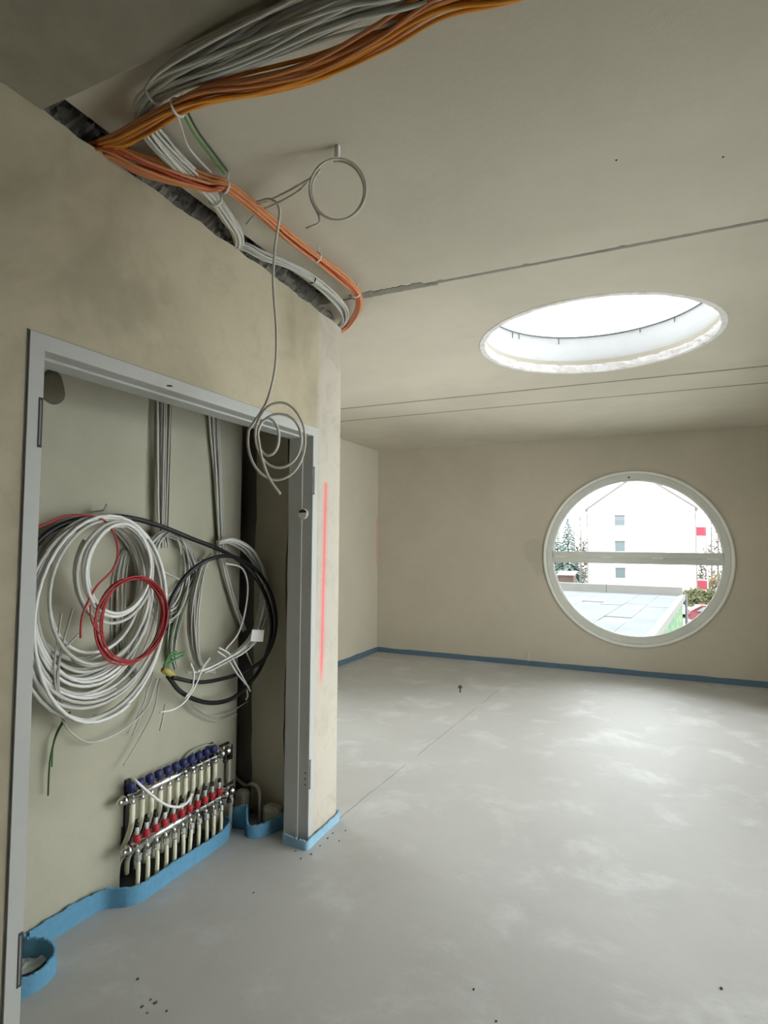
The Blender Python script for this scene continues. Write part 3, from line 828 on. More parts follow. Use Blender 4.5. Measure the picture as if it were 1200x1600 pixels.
for pts_, m_ in (([(328, 1028), (316, 1045), (306, 1070), (290, 1095), (272, 1108), (250, 1113)], 'bright_cable'), ([(298, 1036), (303, 1052), (300, 1075), (290, 1090)], 'bright_cable'),
                 ([(342, 1012), (358, 1022), (372, 1045), (391, 1080)], 'bright_cable'), ([(340, 1018), (356, 1030), (370, 1052), (389, 1074)], 'bright_cable'),
                 ([(383, 1015), (392, 1035), (402, 1058), (410, 1068)], 'white_cable'), ([(258, 1100), (255, 1120), (250, 1142)], 'white_cable2'), ([(375, 1050), (381, 1065), (387, 1085), (384, 1094)], 'white_cable'),
                 ([(402, 965), (408, 980), (416, 962)], 'bright_cable')):
    cable(rcx, [cl(x, y, -.37 if m_ == 'bright_cable' else -.40) for x, y in pts_], .0042, M[m_])
for pts_ in ([(300, 1102), (330, 1118), (360, 1112), (388, 1095)], [(280, 1080), (300, 1108), (335, 1126), (370, 1116)]):
    cable(rcx, [cl(x, y, -.47) for x, y in pts_], .003, M['white_cable2'])
gl = thing('wire', tuple(cl(262, 1050, -.40)), 'bright green wire ends taped beside the black conduit', 'wire')
for pts_ in ([(256, 1040), (268, 1026), (288, 1018)], [(258, 1036), (266, 1022), (276, 1018)], [(256, 1042), (272, 1031), (286, 1024)]):
    cable(gl, [cl(x, y, -.385) for x, y in pts_], .0045, M['green'])
MB().tube([cl(254, 1046, -.40), cl(262, 1050, -.395), cl(272, 1056, -.39)], [.012, .016, .010], 10).build('tape', M['tape'], gl, True)
tg_ = cl(401, 993, -.30, .12)
ex, ez = V((.2, .97, -.05)).normalized(), V((0, .12, 1)).normalized()
c_ = [tg_ - ex * .042 - ez * .026, tg_ + ex * .042 - ez * .034, tg_ + ex * .046 + ez * .026, tg_ - ex * .036 + ez * .032]
nn = V((.004, 0, 0))
tgo = make('paper_tag', [*c_, *[p + nn for p in c_]], [(0, 1, 2, 3), (7, 6, 5, 4), (0, 4, 5, 1), (1, 5, 6, 2), (2, 6, 7, 3), (3, 7, 4, 0)], M['paper'])
tag(tgo, 'small blank white tag clipped to the right coil', 'tag')

# black conduit
bc = thing('conduit', tuple(cl(345, 1100, -.40)), 'black flexible conduit looped over the right coil', 'conduit')
pts = [(20, 905), (45, 862), (75, 832), (110, 815), (150, 808), (195, 808), (245, 820), (300, 842), (350, 862), (385, 885), (410, 920), (424, 965), (420, 1010), (400, 1055), (365, 1090), (325, 1098), (285, 1083), (262, 1056)]
dx = [-.44, -.44, -.44, -.435, -.43, -.42, -.41, -.40, -.39, -.385, -.38, -.375, -.375, -.38, -.39, -.40, -.40, -.40]
cable(bc, [cl(x, y, d, .09) for (x, y), d in zip(pts, dx)], .0105, M['black'], 'hose', 8, 10)
pts = [(258, 985), (268, 935), (295, 895), (330, 873), (365, 870), (400, 890), (422, 925), (431, 965), (427, 1000), (412, 1030), (385, 1048), (350, 1060), (310, 1066), (268, 1058)]
cable(bc, [cl(x, y, -.36 if 2 < i < 10 else -.385, .11) for i, (x, y) in enumerate(pts)], .0095, M['black'], 'hose', 8, 10)

# thin white cable over the manifold
tc = thing('cable', tuple(at(270, 1258, 0, -.36)), 'short bright white cable sagging in front of the manifold', 'cable')
cable(tc, [at(206, 1216, 0, -.46), at(212, 1220, 0, -.40), at(232, 1238, 0, -.375), at(256, 1256, 0, -.36), at(278, 1261, 0, -.36), at(292, 1254, 0, -.365), at(300, 1241, 0, -.38)], .006, M['bright_cable'], per=8)
ta = thing('cable', tuple(at(300, 1185, 0, -.49)), 'thin grey cable arched on the wall above the manifold', 'cable')
cable(ta, [at(283, 1192, 0, -.48), at(296, 1176, 0, -.485), at(318, 1165, 0, -.485), at(342, 1165, 0, -.485), at(358, 1172, 0, -.485)], .004, M['white_cable2'])

# ------------------------------------------------------------------ heating manifold
mf = thing('heating_manifold', (-.44, 2.09, 0), 'chrome underfloor heating manifold with blue and red caps', 'manifold')
Y0, Y1 = 1.835, 2.375; NP = 11
ZU, ZL, XU, XLo = .405, .212, -.445, -.415
def rail(z, x):
    o = MB().cyl((x, Y0 - .03, z), (x, Y1 + .02, z), .015, n=16).build('rail', M['chrome'], mf, True)
    cap = MB().add(*lathe((x, Y0 - .02, z), (0, -1, 0), [(0, .015), (.0, .020), (.018, .020), (.02, .014), (.034, .014), (.042, .009)], 16)).build('end_cap', M['chrome'], o, True)
    for i in range(NP):
        y = Y0 + (Y1 - Y0) * (i + .3) / (NP - .4)
        MB().cyl((x, y - .012, z), (x, y - .007, z), .018, n=14).build('collar', M['chrome'], o, True)
    return o
rail(ZU, XU); rail(ZL, XLo)
rr = random.Random(5)
for i in range(NP):
    y = Y0 + (Y1 - Y0) * (i + .3) / (NP - .4)
    # blue cap above the upper rail
    MB().add(*lathe((XU - .004, y, ZU + .010), (-.35, 0, 1), [(0, .010), (.012, .010), (.014, .0185), (.040, .0175), (.044, .012)], 14)).build('blue_cap', M['blue_knob'], mf, True)
    # ivory pipe from the upper rail running down behind the lower rail
    MB().cyl((XU, y, ZU - .012), (XU, y, ZU - .034), .011, n=10).build('nut', M['chrome'], mf, True)
    MB().tube(spline([(XU, y, ZU - .03), (XU - .005, y, .28), (XU - .06, y + .004, .17), (XU - .13, y + .004, .08), (XU - .14, y + .004, .0)], 4), .0115, 10).build('pipe', M['ivory'], mf, True)
    # flow meter: clear tube with a dark head and red base on the lower rail
    MB().add(*lathe((XLo, y, ZL + .012), (0, 0, 1), [(0, .013), (.012, .0155), (.028, .0155), (.032, .011)], 14)).build('red_cap', M['red_knob'], mf, True)
    fm = MB().add(*lathe((XLo, y, ZL + .042), (0, 0, 1), [(0, .008), (.034, .008)], 10)).build('flow_meter', M['foil'], mf, True)
    MB().add(*lathe((XLo, y, ZL + .075), (0, 0, 1), [(0, .0095), (.014, .0095), (.016, .006)], 10)).build('meter_cap', M['black_plastic'], fm, True)
    # lower outlet with nut and pipe
    lx = XLo + .012; jit = rr.uniform(-.006, .010)
    MB().cyl((XLo, y, ZL - .012), (lx, y, ZL - .030), .009, n=10).build('outlet', M['chrome'], mf, True)
    MB().add(*lathe((lx, y, ZL - .030), (.05, 0, -1), [(0, .010), (.003, .0145), (.026, .0145), (.030, .011)], 8)).build('nut', M['chrome'], mf)
    MB().tube(spline([(lx, y, ZL - .052), (lx + .003, y - .004 + jit * .5, .10), (lx + .004, y - .012 + jit, .0)], 4), .0088, 10).build('pipe', M['ivory'], mf, True)
# brackets and end valves
MB().box((-.5, Y1 - .01, .16), (-.49, Y1 + .02, .46)).box((-.5, Y1 - .005, ZU - .012), (XU, Y1 + .012, ZU + .012)).build('bracket', M['chrome'], mf)
MB().box((-.5, Y0 + .02, .16), (-.49, Y0 + .045, .46)).box((-.5, Y0 + .025, ZU - .012), (XU, Y0 + .04, ZU + .012)).build('bracket', M['black_plastic'], mf)
for z, x in ((ZU, XU), (ZL, XLo)):
    vl = MB().add(*lathe((x, Y1 + .018, z), (0, 1, 0), [(0, .015), (.002, .022), (.022, .022), (.024, .017), (.05, .017), (.052, .021), (.066, .021)], 14)).build('valve', M['chrome'], mf, True)
    MB().cyl((x, Y1 + .045, z + .015), (x, Y1 + .045, z + .035), .006, n=8).build('valve_stem', M['chrome'], vl)
    bevel_box('handle', (x - .008, Y1 + .02, z + .033), (x + .008, Y1 + .085, z + .043), M['black_plastic'], vl, .003, 2)
    MB().add(*lathe((x + .004, Y1 + .045, z - .016), (.4, 0, -1), [(0, .008), (.016, .008), (.018, .013), (.032, .013)], 10)).build('drain_cock', M['black_plastic'], vl, True)
# stainless pipes at the right of the manifold
sp = thing('water_pipe', (-.47, 2.50, 0), 'bent stainless pipe rising from the manifold to the wall chase', 'pipe')
MB().tube(spline([(XU, Y1 + .07, ZU + .004), (-.455, Y1 + .10, ZU + .015), (-.468, Y1 + .118, ZU + .006), (-.47, Y1 + .122, ZU - .03), (-.47, Y1 + .122, .26), (-.472, Y1 + .124, .225), (-.48, Y1 + .145, .205), (-.49, Y1 + .175, .200), (-.53, Y1 + .25, .200)], 6), .0105, 10).build('tube', M['steel'], sp, True)
MB().add(*lathe((-.468, Y1 + .122, ZU - .06), (0, 0, 1), [(0, .012), (.003, .016), (.07, .016), (.073, .012)], 12)).build('fitting', M['black_plastic'], sp, True)
sp2 = thing('water_pipe', (-.43, 2.46, 0), 'short stainless pipe dropping from the lower manifold valve to the floor', 'pipe')
MB().tube(spline([(XLo, Y1 + .07, ZL), (-.42, Y1 + .085, ZL - .002), (-.43, Y1 + .095, ZL - .02), (-.435, Y1 + .097, .12), (-.437, Y1 + .097, .0)], 6), .0100, 10).build('tube', M['steel'], sp2, True)
MB().add(*lathe((-.434, Y1 + .097, .13), (0, 0, 1), [(0, .011), (.003, .0145), (.03, .0145), (.033, .011)], 12)).build('fitting', M['steel'], sp2, True)
sp3 = thing('water_pipe', tuple(at(405, 1282, 1, 2.60)), 'copper tinted pipe bending out of the chase down to the floor', 'pipe')
MB().tube(spline([(-.55, 2.64, at(388, 1226, 1, 2.6).z + .005), at(384, 1228, 1, 2.62), at(394, 1225, 1, 2.60), at(402, 1229, 1, 2.60), at(406, 1240, 1, 2.60), at(406, 1262, 1, 2.60), V((at(405, 1282, 1, 2.6).x, 2.60, .0))], 6), .0100, 10).build('tube', M['steel'], sp3, True)

# ------------------------------------------------------------------ blue edge insulation
def strip(name, path, h, th, m, label, group=None, lean=0.0, top_jit=.004, per=8, seed=1):
    rr = random.Random(seed)
    pts = spline([V((x, y, 0)) for x, y in path], per) if per else [V((x, y, 0)) for x, y in path]
    hs = h if isinstance(h, (list, tuple)) else [h] * len(path)
    n = len(pts); v = []; f = []
    for i, p in enumerate(pts):
        t = (pts[min(i + 1, n - 1)] - pts[max(i - 1, 0)]).normalized(); nn = V((-t.y, t.x, 0))
        k = i / max(1, (per or 1)); k0 = min(int(k), len(hs) - 1); k1 = min(k0 + 1, len(hs) - 1)
        hh = hs[k0] * (1 - (k - k0)) + hs[k1] * (k - k0) + rr.uniform(-1, 1) * top_jit
        for (s, z) in ((-.5, 0), (.5, 0), (.55, hh * .5), (.5, hh * .96), (.2, hh), (-.2, hh), (-.5, hh * .96), (-.45, hh * .5)):
            q = p + nn * (th * s + lean * z / max(h if not isinstance(h, (list, tuple)) else hs[0], .01)); q.z = z
            v.append(q)
    m_ = 8
    for i in range(n - 1):
        for k in range(m_):
            f.append((i * m_ + k, i * m_ + (k + 1) % m_, (i + 1) * m_ + (k + 1) % m_, (i + 1) * m_ + k))
    f.append(tuple(range(m_))); f.append(tuple((n - 1) * m_ + k for k in range(m_))[::-1])
    o = make(name, v, f, m, None, False)
    return tag(o, label, 'foam strip', group)
def subdiv(a, b, n): return [(a[0] + (b[0] - a[0]) * i / n, a[1] + (b[1] - a[1]) * i / n) for i in range(n + 1)]
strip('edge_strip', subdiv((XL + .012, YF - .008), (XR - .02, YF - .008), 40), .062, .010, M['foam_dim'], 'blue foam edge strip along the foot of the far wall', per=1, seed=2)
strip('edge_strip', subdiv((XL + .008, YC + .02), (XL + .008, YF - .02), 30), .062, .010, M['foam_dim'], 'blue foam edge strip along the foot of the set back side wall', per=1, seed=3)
strip('edge_strip', [(-.488, 1.44), (-.488, 1.52), (-.487, 1.60), (-.484, 1.68), (-.465, 1.75), (-.395, 1.80), (-.374, 1.87), (-.375, 2.05), (-.375, 2.20), (-.38, 2.33), (-.40, 2.42), (-.46, 2.455)],
      [.085, .085, .085, .08, .08, .075, .075, .075, .07, .07, .075, .08], .010, M['foam'], 'blue foam edge strip along the closet back wall below the manifold', lean=-.004, seed=4)
strip('edge_strip', [(-.484, 1.428), (-.462, 1.414), (-.425, 1.435), (-.375, 1.449), (-.332, 1.433), (-.308, 1.39), (-.306, 1.335), (-.332, 1.279), (-.36, 1.20), (-.39, 1.10)],
      [.085, .088, .088, .08, .068, .062, .06, .06, .06, .06], .010, M['foam'], 'loose blue foam strip folded into a hook beside the left door jamb', lean=-.004, seed=5)
strip('edge_strip', [(-.455, 2.50), (-.40, 2.508), (-.36, 2.515), (-.335, 2.48), (-.30, 2.452), (-.26, 2.47), (-.235, 2.52), (-.215, 2.57), (-.19, 2.61)],
      [.10, .12, .13, .10, .065, .065, .07, .075, .085], .010, M['foam'], 'crumpled blue foam strip around the pipes in the closet corner', lean=-.004, seed=6)
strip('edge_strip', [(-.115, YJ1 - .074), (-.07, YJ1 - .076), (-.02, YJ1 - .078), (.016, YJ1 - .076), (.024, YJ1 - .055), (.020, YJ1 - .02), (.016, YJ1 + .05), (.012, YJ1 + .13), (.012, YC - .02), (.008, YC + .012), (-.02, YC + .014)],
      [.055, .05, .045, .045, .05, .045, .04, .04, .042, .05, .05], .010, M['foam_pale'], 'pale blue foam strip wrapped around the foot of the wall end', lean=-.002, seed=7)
ft = thing('foil_scrap', (-.41, 1.36, 0), 'crumpled clear foil scrap behind the folded foam strip', 'foil')
fv = []; ff = []
for i in range(9):
    for j in range(7):
        fv.append((-.47 + .085 * i / 8 + R.uniform(-.004, .004), 1.27 + .17 * j / 6 + R.uniform(-.006, .006), .012 + .022 * R.random()))
for i in range(8):
    for j in range(6):
        ff.append((i * 7 + j, (i + 1) * 7 + j, (i + 1) * 7 + j + 1, i * 7 + j + 1))
fo = make('sheet', fv, ff, M['foil'], ft)
sm_ = fo.modifiers.new('thickness', 'SOLIDIFY'); sm_.thickness = .004
# insulation lumps round the pipes in the corner
il = bevel_box('pipe_insulation', (-.47, 2.535, .0), (-.40, 2.60, .17), M['mortar'], None, .02, 3)
tag(il, 'grey insulation sleeve stump in the closet corner', 'insulation')
il = bevel_box('mortar_lump', (-.33, 2.585, .0), (-.22, 2.66, .105), M['closet_side'], None, .03, 3)
tag(il, 'plaster lump at the foot of the closet corner behind the foam', 'plaster')

# ------------------------------------------------------------------ small things on the floor
p0 = at(719, 1082, 2, 0)
sb = thing('floor_pin', tuple(p0), 'small dark capped pin standing in the far floor', 'pin')
MB().cyl(p0, p0 + V((0, 0, .045)), .007, n=10).build('shaft', M['crumb'], sb)
MB().add(*lathe(p0 + V((0, 0, .042)), (0, 0, 1), [(0, .010), (.004, .020), (.018, .020), (.026, .010)], 12)).build('cap', M['crumb'], sb, True)
ws = at(826, 1028, 1, YF)
wsb = thing('cable_stub', (ws.x, YF, ws.z), 'short cable stub poking from the far wall near the floor', 'cable')
MB().tube(spline([(ws.x - .03, YF + .01, ws.z + .07), (ws.x, YF - .03, ws.z + .06), (ws.x + .015, YF - .04, ws.z + .02), (ws.x, YF - .035, ws.z - .03)], 6), .007, 8).build('cable', M['grey_cable'], wsb, True)
def crumb(px, py, s, label, grp):
    c = at(px, py, 2, 0); v = []; rr = random.Random(int(px * 7 + py))
    vs_, fs_ = lathe((c.x, c.y, 0), (0, 0, 1), [(0, s), (s * .5, s * .9), (s * .9, s * .4)], 7)
    vs_ = [V((c.x + (q.x - c.x) * rr.uniform(.6, 1.3), c.y + (q.y - c.y) * rr.uniform(.9, 2.0), q.z * rr.uniform(.7, 1.1))) for q in vs_]
    tag(make('debris_crumb', vs_, fs_, M['crumb']), label, 'debris', grp)
for (px, py, s) in ((222, 1573, .007), (230, 1583, .005), (243, 1567, .008), (235, 1562, .005), (260, 1580, .006)):
    crumb(px, py, s * .6, 'dark crumb in the small cluster on the floor near the lower left', 'crumbs lower left')
for (px, py, s) in ((486, 1335, .008), (470, 1342, .007), (520, 1302, .007), (512, 1310, .008), (530, 1314, .006), (500, 1322, .006), (540, 1298, .006), (462, 1330, .006), (478, 1328, .005)):
    crumb(px, py, s * .6, 'dark crumb on the floor at the foot of the wall end', 'crumbs at the wall end')
crumb(215, 1530, 0.0046, 'single dark crumb above the cluster at lower left', None)
crumb(740, 1546, 0.0039, 'dark crumb on the open floor near the bottom middle', None)
crumb(775, 1596, 0.0039, 'dark crumb at the bottom edge of the floor', None)
crumb(1127, 1545, 0.0052, 'dark crumb on the floor at the lower right', None)
crumb(396, 1395, 0.0039, 'dark crumb on the floor in front of the closet', None)

# ------------------------------------------------------------------ outside
ZG = -4.8
M['render'] = plain('white_house_render', (.86, .86, .84), .8, 0, .02, 2)
M['verge'] = plain('grey_verge_board', (.16, .14, .135), .7)
M['roof_tile'] = plain('grey_roof', (.25, .20, .18), .8, 0, .1, 3)
M['far_glass'] = plain('house_window_pane', (.10, .125, .13), .2)
M['far_frame'] = plain('house_window_frame', (.14, .15, .155), .5)
M['balcony_red'] = plain('red_balcony_panel', (.28, .025, .045), .5)
M['balcony_white'] = plain('white_balcony_post', (.45, .42, .42), .5)
M['felt'] = plain('pale_roofing_felt', (.095, .103, .105), .8, 0, .38, .55)
M['felt_edge'] = plain('grey_parapet', (.14, .135, .122), .8, 0, .12, 2)
M['metal_edge'] = plain('zinc_edge', (.12, .12, .125), .5, .2)
M['ground'] = plain('pale_paving', (.22, .21, .20), .9, 0, .1, .5)
M['grass'] = plain('winter_hedge', (.075, .075, .03), .9, 0, .35, 3)
M['hedge2'] = plain('brown_hedge', (.09, .075, .05), .9, 0, .3, 3)
M['spruce'] = plain('blue_spruce_needles', (.085, .12, .105), .9, 0, .3, 4)
M['bark'] = plain('pale_bark', (.16, .14, .125), .9, 0, .2, 6)
M['shed'] = plain('brown_shed_boards', (.09, .06, .045), .8, 0, .15, 4)
M['yellow'] = plain('yellow_blossom', (.20, .14, .03), .8, 0, .2, 3)
M['car_red'] = plain('dark_red_car_paint', (.12, .012, .018), .3, .1)
M['car_white'] = plain('white_car_paint', (.62, .62, .62), .3)
M['tyre'] = plain('tyre_rubber', (.02, .02, .02), .8)
def mural_mat():
    m = bpy.data.materials.new('green_mural'); t = NT(m); p, xyz = t.pos()
    f = t.ramp(t.noise(.9, 3, .6, p, 2.0), .5, .56); g = t.ramp(t.noise(.7, 2, .5, p, 3.0), .58, .63)
    c = t.mix(f, (.035, .12, .045), (.07, .16, .06)); c = t.mix(g, c, (.22, .23, .08))
    t.link(c, t.b.inputs['Base Color']); t.b.inputs['Roughness'].default_value = .7
    return m
M['mural'] = mural_mat()

gr = MB().box((-80, YF + .6, ZG - .3), (60, 160, ZG)).build('ground', M['ground'])
tag(gr, 'pale paved yard far below the window', 'ground', kind='structure')
# neighbouring flat roof: sheets of felt, parapet, zinc edge, green painted side
ZR = -1.2
ang = math.atan2(3.0 - 1.5, 34.8 - 17.95); ca, sa = math.cos(ang), math.sin(ang)
def rl(u, v, z): return V((2.82 + u * ca + (v - 35) * sa, 35 - u * sa + (v - 35) * ca, z))
def rbox(mb, lo, hi):
    q = MB().box(lo, hi); return mb.add([rl(*p) for p in q.v], q.f)
fb = thing('flat_roof_building', tuple(rl(-5, 24, ZG)), 'low flat roofed building with pale felt roof and green painted side', 'building')
rbox(MB(), (-15, 11, ZG), (-.02, 35.2, ZR - .25)).build('wall', M['mural'], fb)
rbox(MB(), (-15.2, 10.8, ZR - .25), (.05, 35.3, ZR - .03)).build('roof_deck', M['felt_edge'], fb)
ncol = 16
for i in range(ncol):
    u1 = -.14 - i * .93; u0 = u1 - .915
    for v0, v1 in ((11, 16.6), (16.62, 22.6), (22.62, 28.4), (28.42, 34.4)):
        o = R.uniform(-.8, .8)
        rbox(MB(), (u0, v0 + (o if v0 > 11 else 0), ZR - .035), (u1, v1 + (0 if v1 > 34 else o - .015), ZR + R.uniform(-.004, .006))).build('felt_sheet', M['felt'], fb)
for i in range(4):
    rbox(MB(), (-15.1 + i * 3.78, 34.75, ZR - .05), (-15.1 + (i + 1) * 3.78 - .02, 35.25, ZR + .42)).build('parapet', M['felt_edge'], fb)
rbox(MB(), (-.12, 10.8, ZR - .06), (.10, 34.74, ZR + .05)).build('zinc_edge', M['metal_edge'], fb)
rbox(MB(), (.10, 10.8, ZR - .22), (.13, 35.3, ZR + .06)).build('fascia', M['felt_edge'], fb)
dp_ = MB().cyl(rl(.16, 35.2, ZG), rl(.16, 35.2, ZR), .07, n=10).build('downpipe', M['metal_edge'], fb)
# white gabled house
hx0, hx1, hy, hd = -4.85, 5.12, 65.0, 13.0
ez_, az = 5.1, 8.65
hs = thing('gabled_house', (.13, hy + hd / 2, ZG), 'white rendered gabled house with small windows and red balconies', 'building')
xm = (hx0 + hx1) / 2
prof = [(hx0, ZG), (hx1, ZG), (hx1, ez_), (xm, az), (hx0, ez_)]
v = [(x, hy, z) for x, z in prof] + [(x, hy + hd, z) for x, z in prof]
make('wall', v, [tuple(range(5)), tuple(range(9, 4, -1))] + [(i, (i + 1) % 5, 5 + (i + 1) % 5, 5 + i) for i in range(5)], M['render'], hs)
for s, xe in ((-1, hx0), (1, hx1)):
    sl = (az - ez_) / abs(xm - xe)
    a = V((xm, 0, az + .03)); b = V((xe + s * .28, 0, ez_ - .28 * sl + .03))
    v = []
    for y_ in (hy - .18, hy + hd + .2):
        v += [(a.x, y_, a.z), (b.x, y_, b.z), (b.x, y_, b.z + .16), (a.x, y_, a.z + .16)]
    ro_ = make('roof', v, [(0, 1, 2, 3), (7, 6, 5, 4), (0, 4, 5, 1), (1, 5, 6, 2), (2, 6, 7, 3), (3, 7, 4, 0)], M['roof_tile'], hs)
    v = []
    for y_ in (hy - .22, hy - .17):
        v += [(a.x, y_, a.z), (b.x, y_, b.z), (b.x, y_, b.z + .20), (a.x, y_, a.z + .20)]
    make('verge_board', v, [(0, 1, 2, 3), (7, 6, 5, 4), (0, 4, 5, 1), (1, 5, 6, 2), (2, 6, 7, 3), (3, 7, 4, 0)], M['verge'], ro_)
    MB().tube([(xe + s * .05, hy - .06, ZG), (xe + s * .05, hy - .06, ez_ - .5), (xe + s * .22, hy - .06, ez_ - .2)], .06, 8).build('downpipe', M['verge'], hs)
def hwin(x0, x1, z0, z1, blind):
    w = MB().box((x0, hy - .03, z0), (x1, hy + .05, z1)).build('window', M['far_frame'], hs)
    MB().box((x0 + .06, hy - .045, z0 + .06), (x1 - .06, hy - .028, z1 - .06)).build('pane', M['far_glass'], w)
    if blind: MB().box((x0 + .06, hy - .06, (z0 + z1) / 2), (x1 - .06, hy - .045, z1 - .06)).build('blind', M['far_frame'], w)
    MB().box((x0 - .06, hy - .12, z1), (x1 + .06, hy + .02, z1 + .10)).build('lintel', M['verge'], w)
for zc_, bl in ((3.90, True), (1.24, False), (-1.48, False), (-3.9, False)):
    hwin(-2.23, -1.27, zc_ - .5, zc_ + .5, bl)
for k in range(3):
    zb = -2.95 + k * 2.62
    bo = MB().box((hx1 + .1, hy + .6, zb - .16), (hx1 + .95, hy + 3.4, zb)).build('balcony', M['balcony_white'], hs)
    MB().box((hx1 + .12, hy + .60, zb + .06), (hx1 + .85, hy + .66, zb + .92)).build('panel', M['balcony_red'], bo)
    MB().box((hx1 + .87, hy + .62, zb + .06), (hx1 + .93, hy + 3.4, zb + .92)).build('panel', M['balcony_red'], bo)
    MB().box((hx1 + .1, hy + .57, zb + .92), (hx1 + .95, hy + .68, zb + .98)).build('rail', M['balcony_white'], bo)
MB().cyl((hx1 + 1.02, hy + .62, ZG), (hx1 + 1.02, hy + .62, 3.6), .06, n=8).build('post', M['balcony_white'], hs)
MB().cyl((hx1 + 1.15, hy + 3.3, ZG), (hx1 + 1.15, hy + 3.3, 3.6), .06, n=8).build('post', M['verge'], hs)

# vegetation
def spruce(x, y, h, label, seed):
    rr = random.Random(seed)
    t = thing('spruce', (x, y, ZG), label, 'tree')
    MB().cyl((x, y, ZG), (x, y, ZG + h), .22, .02, 8).build('trunk', M['bark'], t)
    mb = MB()
    for k in range(26):
        s = k / 25; z = ZG + .8 + (h - .9) * s; L = (1 - s) ** .9 * h * .28 + .12
        nb = max(5, int(13 * (1 - s)))
        for i in range(nb):
            a = 2 * math.pi * (i + rr.random() * .7) / nb; l = L * rr.uniform(.75, 1.1)
            d = V((math.cos(a), math.sin(a), 0)); sd = V((-d.y, d.x, 0))
            c0 = V((x, y, z + .25)); tip = V((x, y, z)) + d * l + V((0, 0, -.22 * l)); md = V((x, y, z)) + d * l * .55 + V((0, 0, .02))
            w = .16 * l + .06
            mb.add([c0, md + sd * w, tip, md - sd * w, md + V((0, 0, -.22)), md + V((0, 0, .12))],
                   [(0, 1, 5), (1, 2, 5), (2, 3, 5), (3, 0, 5), (0, 4, 1), (1, 4, 2), (2, 4, 3), (3, 4, 0)])
    mb.build('foliage', M['spruce'], t)
def bare_tree(x, y, h, label, seed):
    rr = random.Random(seed)
    t = thing('bare_tree', (x, y, ZG), label, 'tree')
    tr = MB().tube([(x, y, ZG), (x + .1, y, ZG + h * .5), (x, y, ZG + h)], [.16, .10, .03], 7).build('trunk', M['bark'], t, True)
    mb = MB()
    def br(p, d, l, r, lev):
        q = p + d * l
        mb.tube([p, p.lerp(q, .5) + V((rr.uniform(-1, 1), rr.uniform(-1, 1), .5)) * l * .08, q], [r, r * .8, r * .5], 4)
        if lev:
            for _ in range(4):
                e = (d + V((rr.uniform(-1, 1), rr.uniform(-1, 1), rr.uniform(-.2, .8))) * .75).normalized()
                br(p.lerp(q, rr.uniform(.35, 1)), e, l * .55, r * .55, lev - 1)
    for k in range(11):
        s = .30 + .65 * k / 10; a = k * 2.4
        br(V((x, y, ZG + h * s)), V((math.cos(a) * .8, math.sin(a) * .8, .75)).normalized(), h * .22 * (1.15 - s) + .4, .05, 2)
    mb.build('branches', M['bark'], t)
def shrub(name, x, y, rx, ry, h, m, label, seed, cat='shrub', z0=ZG, n=900, leaf=.12):
    rr = random.Random(seed)
    t = thing(name, (x, y, z0), label, cat)
    mb = MB()
    for _ in range(n):
        a = rr.uniform(0, 6.283); e = math.asin(rr.uniform(0, 1)); q = rr.uniform(.7, 1.02) * (1 + .12 * math.sin(3 * a + 2 * e))
        p = V((x + rx * q * math.cos(e) * math.cos(a), y + ry * q * math.cos(e) * math.sin(a), z0 + h * q * math.sin(e)))
        d1 = V((rr.uniform(-1, 1), rr.uniform(-1, 1), rr.uniform(-1, 1))).normalized(); d2 = d1.orthogonal().normalized()
        s = leaf * rr.uniform(.7, 1.5)
        mb.add([p - d1 * s, p + d2 * s * .6, p + d1 * s, p - d2 * s * .6], [(0, 1, 2, 3)])
    mb.build('leaves', m, t)
    mb = MB()
    for i in range(6):
        a = i * 1.05
        mb.tube([(x, y, z0), (x + rx * .45 * math.cos(a), y + ry * .45 * math.sin(a), z0 + h * .6), (x + rx * .7 * math.cos(a), y + ry * .7 * math.sin(a), z0 + h * .8)], [.05, .035, .015], 5)
    mb.build('stems', M['bark'], t)
q = at(888, 905, 1, 93); spruce(q.x, 93, 10.4, 'bluish spruce left of the white house', 3)
q = at(868, 905, 1, 112); spruce(q.x, 112, 11.0, 'farther spruce at the left edge of the round window', 4)
q = at(907, 900, 1, 82); bare_tree(q.x, 82, 12.5, 'bare pale trunked tree close to the left house corner', 5)
q = at(897, 900, 1, 125); bare_tree(q.x, 125, 16, 'tall bare tree behind the spruce', 6)
q = at(1122, 900, 1, 92); bare_tree(q.x, 92, 14, 'bare tree right of the red balconies', 7)
q = at(1112, 900, 1, 105); bare_tree(q.x, 105, 15, 'farther bare tree between balconies and window frame', 8)
q = at(1098, 948, 1, 57); shrub('hedge', q.x, 60, 3.2, 2.4, 2.2, M['grass'], 'rounded olive green hedge in front of the red balconies', 9, 'hedge', n=2600, leaf=.18)
q = at(1118, 905, 1, 78); shrub('flowering_shrub', q.x, 78, 1.5, 1.3, 2.7, M['yellow'], 'yellow flowering shrub right of the balconies', 10)
q = at(1124, 925, 1, 74); shrub('brown_shrub', q.x, 74, 2.2, 1.6, 2.6, M['hedge2'], 'brown leafless shrub below the yellow shrub', 11)
q = at(912, 880, 1, 100); shrub('tall_thicket', q.x, 100, 2.4, 2.0, 7.5, M['hedge2'], 'brownish thicket behind the left house corner', 12, n=1200, leaf=.18)
q = at(1126, 870, 1, 112); shrub('tall_thicket', q.x, 112, 4.0, 2.5, 7.5, M['hedge2'], 'pale brown thicket behind the right bare trees', 13, n=1200, leaf=.2)
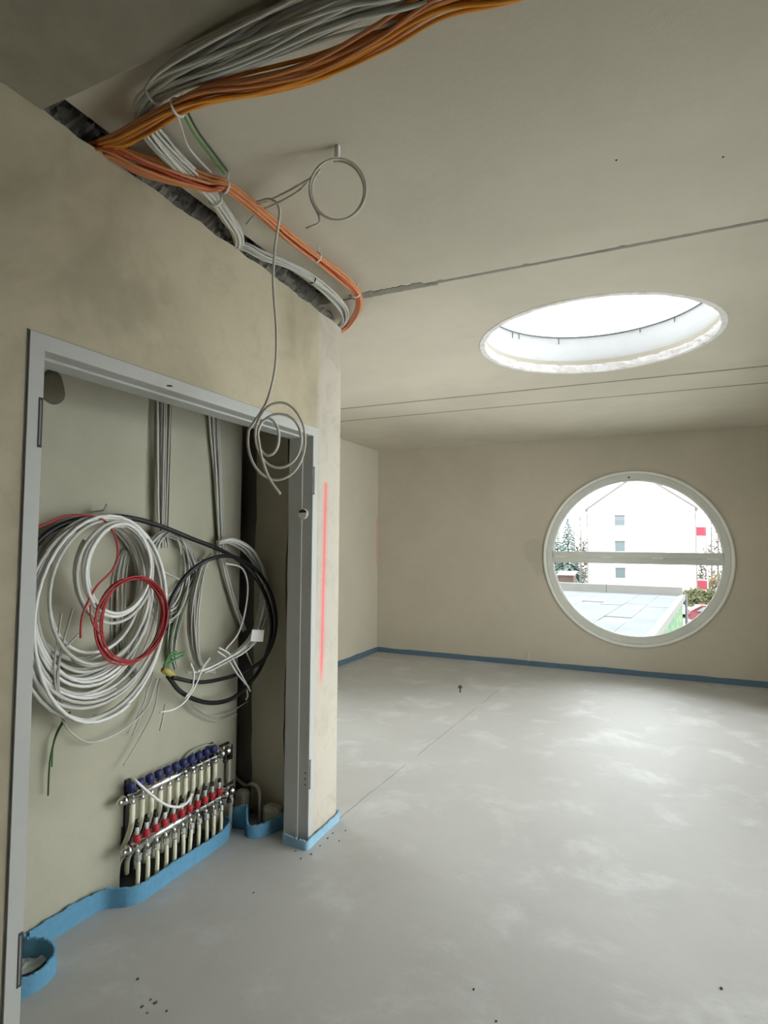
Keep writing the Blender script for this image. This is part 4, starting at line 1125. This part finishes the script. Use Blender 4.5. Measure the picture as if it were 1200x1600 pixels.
# garden shed
q0 = at(872, 905, 1, 84); q1 = at(896, 905, 1, 84)
sh = thing('garden_shed', ((q0.x + q1.x) / 2, 85, ZG), 'small brown garden shed left of the house', 'shed')
MB().box((q0.x, 84, ZG), (q1.x, 87, ZG + 2.0)).build('wall', M['shed'], sh)
for i in range(12):
    w_ = (q1.x - q0.x) / 12
    MB().box((q0.x + i * w_ + .015, 83.96, ZG + .1), (q0.x + (i + 1) * w_ - .015, 84.0, ZG + 2.0)).build('board', M['shed'], sh)
v = [(q0.x - .2, 83.7, ZG + 1.95), (q1.x + .2, 83.7, ZG + 1.95), (q1.x + .2, 87.2, ZG + 2.35), (q0.x - .2, 87.2, ZG + 2.35)]
make('roof', v + [(a, b, c + .08) for a, b, c in v], [(3, 2, 1, 0), (4, 5, 6, 7), (0, 1, 5, 4), (1, 2, 6, 5), (2, 3, 7, 6), (3, 0, 4, 7)], M['roof_tile'], sh)
# garden wall in front of it
gwl = MB().box((-16, 78.0, ZG), (-5.2, 78.2, ZG + 1.0)).build('garden_wall', M['render'])
tag(gwl, 'low white garden wall left of the house', 'wall')

def car(x, y, ang, m, label):
    t = thing('parked_car', (x, y, ZG), label, 'car')
    ca_, sa_ = math.cos(ang), math.sin(ang)
    def L(u, w, z): return V((x + u * ca_ - w * sa_, y + u * sa_ + w * ca_, ZG + z))
    side = [(-2.05, .35), (2.05, .35), (2.1, .62), (1.95, .82), (1.05, .95), (.45, 1.40), (-1.15, 1.45), (-1.95, 1.0), (-2.1, .75)]
    n_ = len(side)
    v = [L(u, -.86 * (1 if z < 1.0 else .82), z) for u, z in side] + [L(u, .86 * (1 if z < 1.0 else .82), z) for u, z in side]
    make('body', v, [tuple(range(n_ - 1, -1, -1)), tuple(range(n_, 2 * n_))] + [(i, (i + 1) % n_, n_ + (i + 1) % n_, n_ + i) for i in range(n_)], m, t)
    for s in (-1, 1):
        w_ = [(.85, .98), (.40, 1.33), (-1.05, 1.37), (-1.6, 1.02)]
        v = [L(u, s * .875 * (1 if z < 1.1 else .84), z) for u, z in w_] + [L(u, s * (.86 if z < 1.1 else .70), z) for u, z in w_]
        make('side_window', v, [(0, 1, 2, 3), (7, 6, 5, 4), (0, 4, 5, 1), (1, 5, 6, 2), (2, 6, 7, 3), (3, 7, 4, 0)], M['far_glass'], t)
        for u in (-1.3, 1.3):
            a = L(u, s * .70, .32); b = L(u, s * .89, .32)
            w = MB().cyl(a, b, .32, n=16).build('wheel', M['tyre'], t)
            MB().cyl(b, L(u, s * .90, .32), .19, n=12).build('hubcap', M['metal_edge'], w)
    for (u0, z0, u1, z1) in ((1.02, .99, .48, 1.38), (-1.90, 1.04, -1.20, 1.43)):
        e = .03 if u0 > 0 else -.03
        v = [L(u0 + e, -.70, z0), L(u0 + e, .70, z0), L(u1 + e, .62, z1), L(u1 + e, -.62, z1)]
        make('windscreen', v + [p + V((0, 0, -.02)) for p in v], [(0, 1, 2, 3), (7, 6, 5, 4), (0, 4, 5, 1), (1, 5, 6, 2), (2, 6, 7, 3), (3, 7, 4, 0)], M['far_glass'], t)
q = at(1098, 965, 2, ZG); car(q.x + .7, q.y - 4, .15, M['car_red'], 'dark red car parked below the olive hedge')
q = at(1073, 972, 2, ZG); car(q.x - 1.0, q.y + 3.5, .15, M['car_white'], 'white car parked beside the green painted wall')
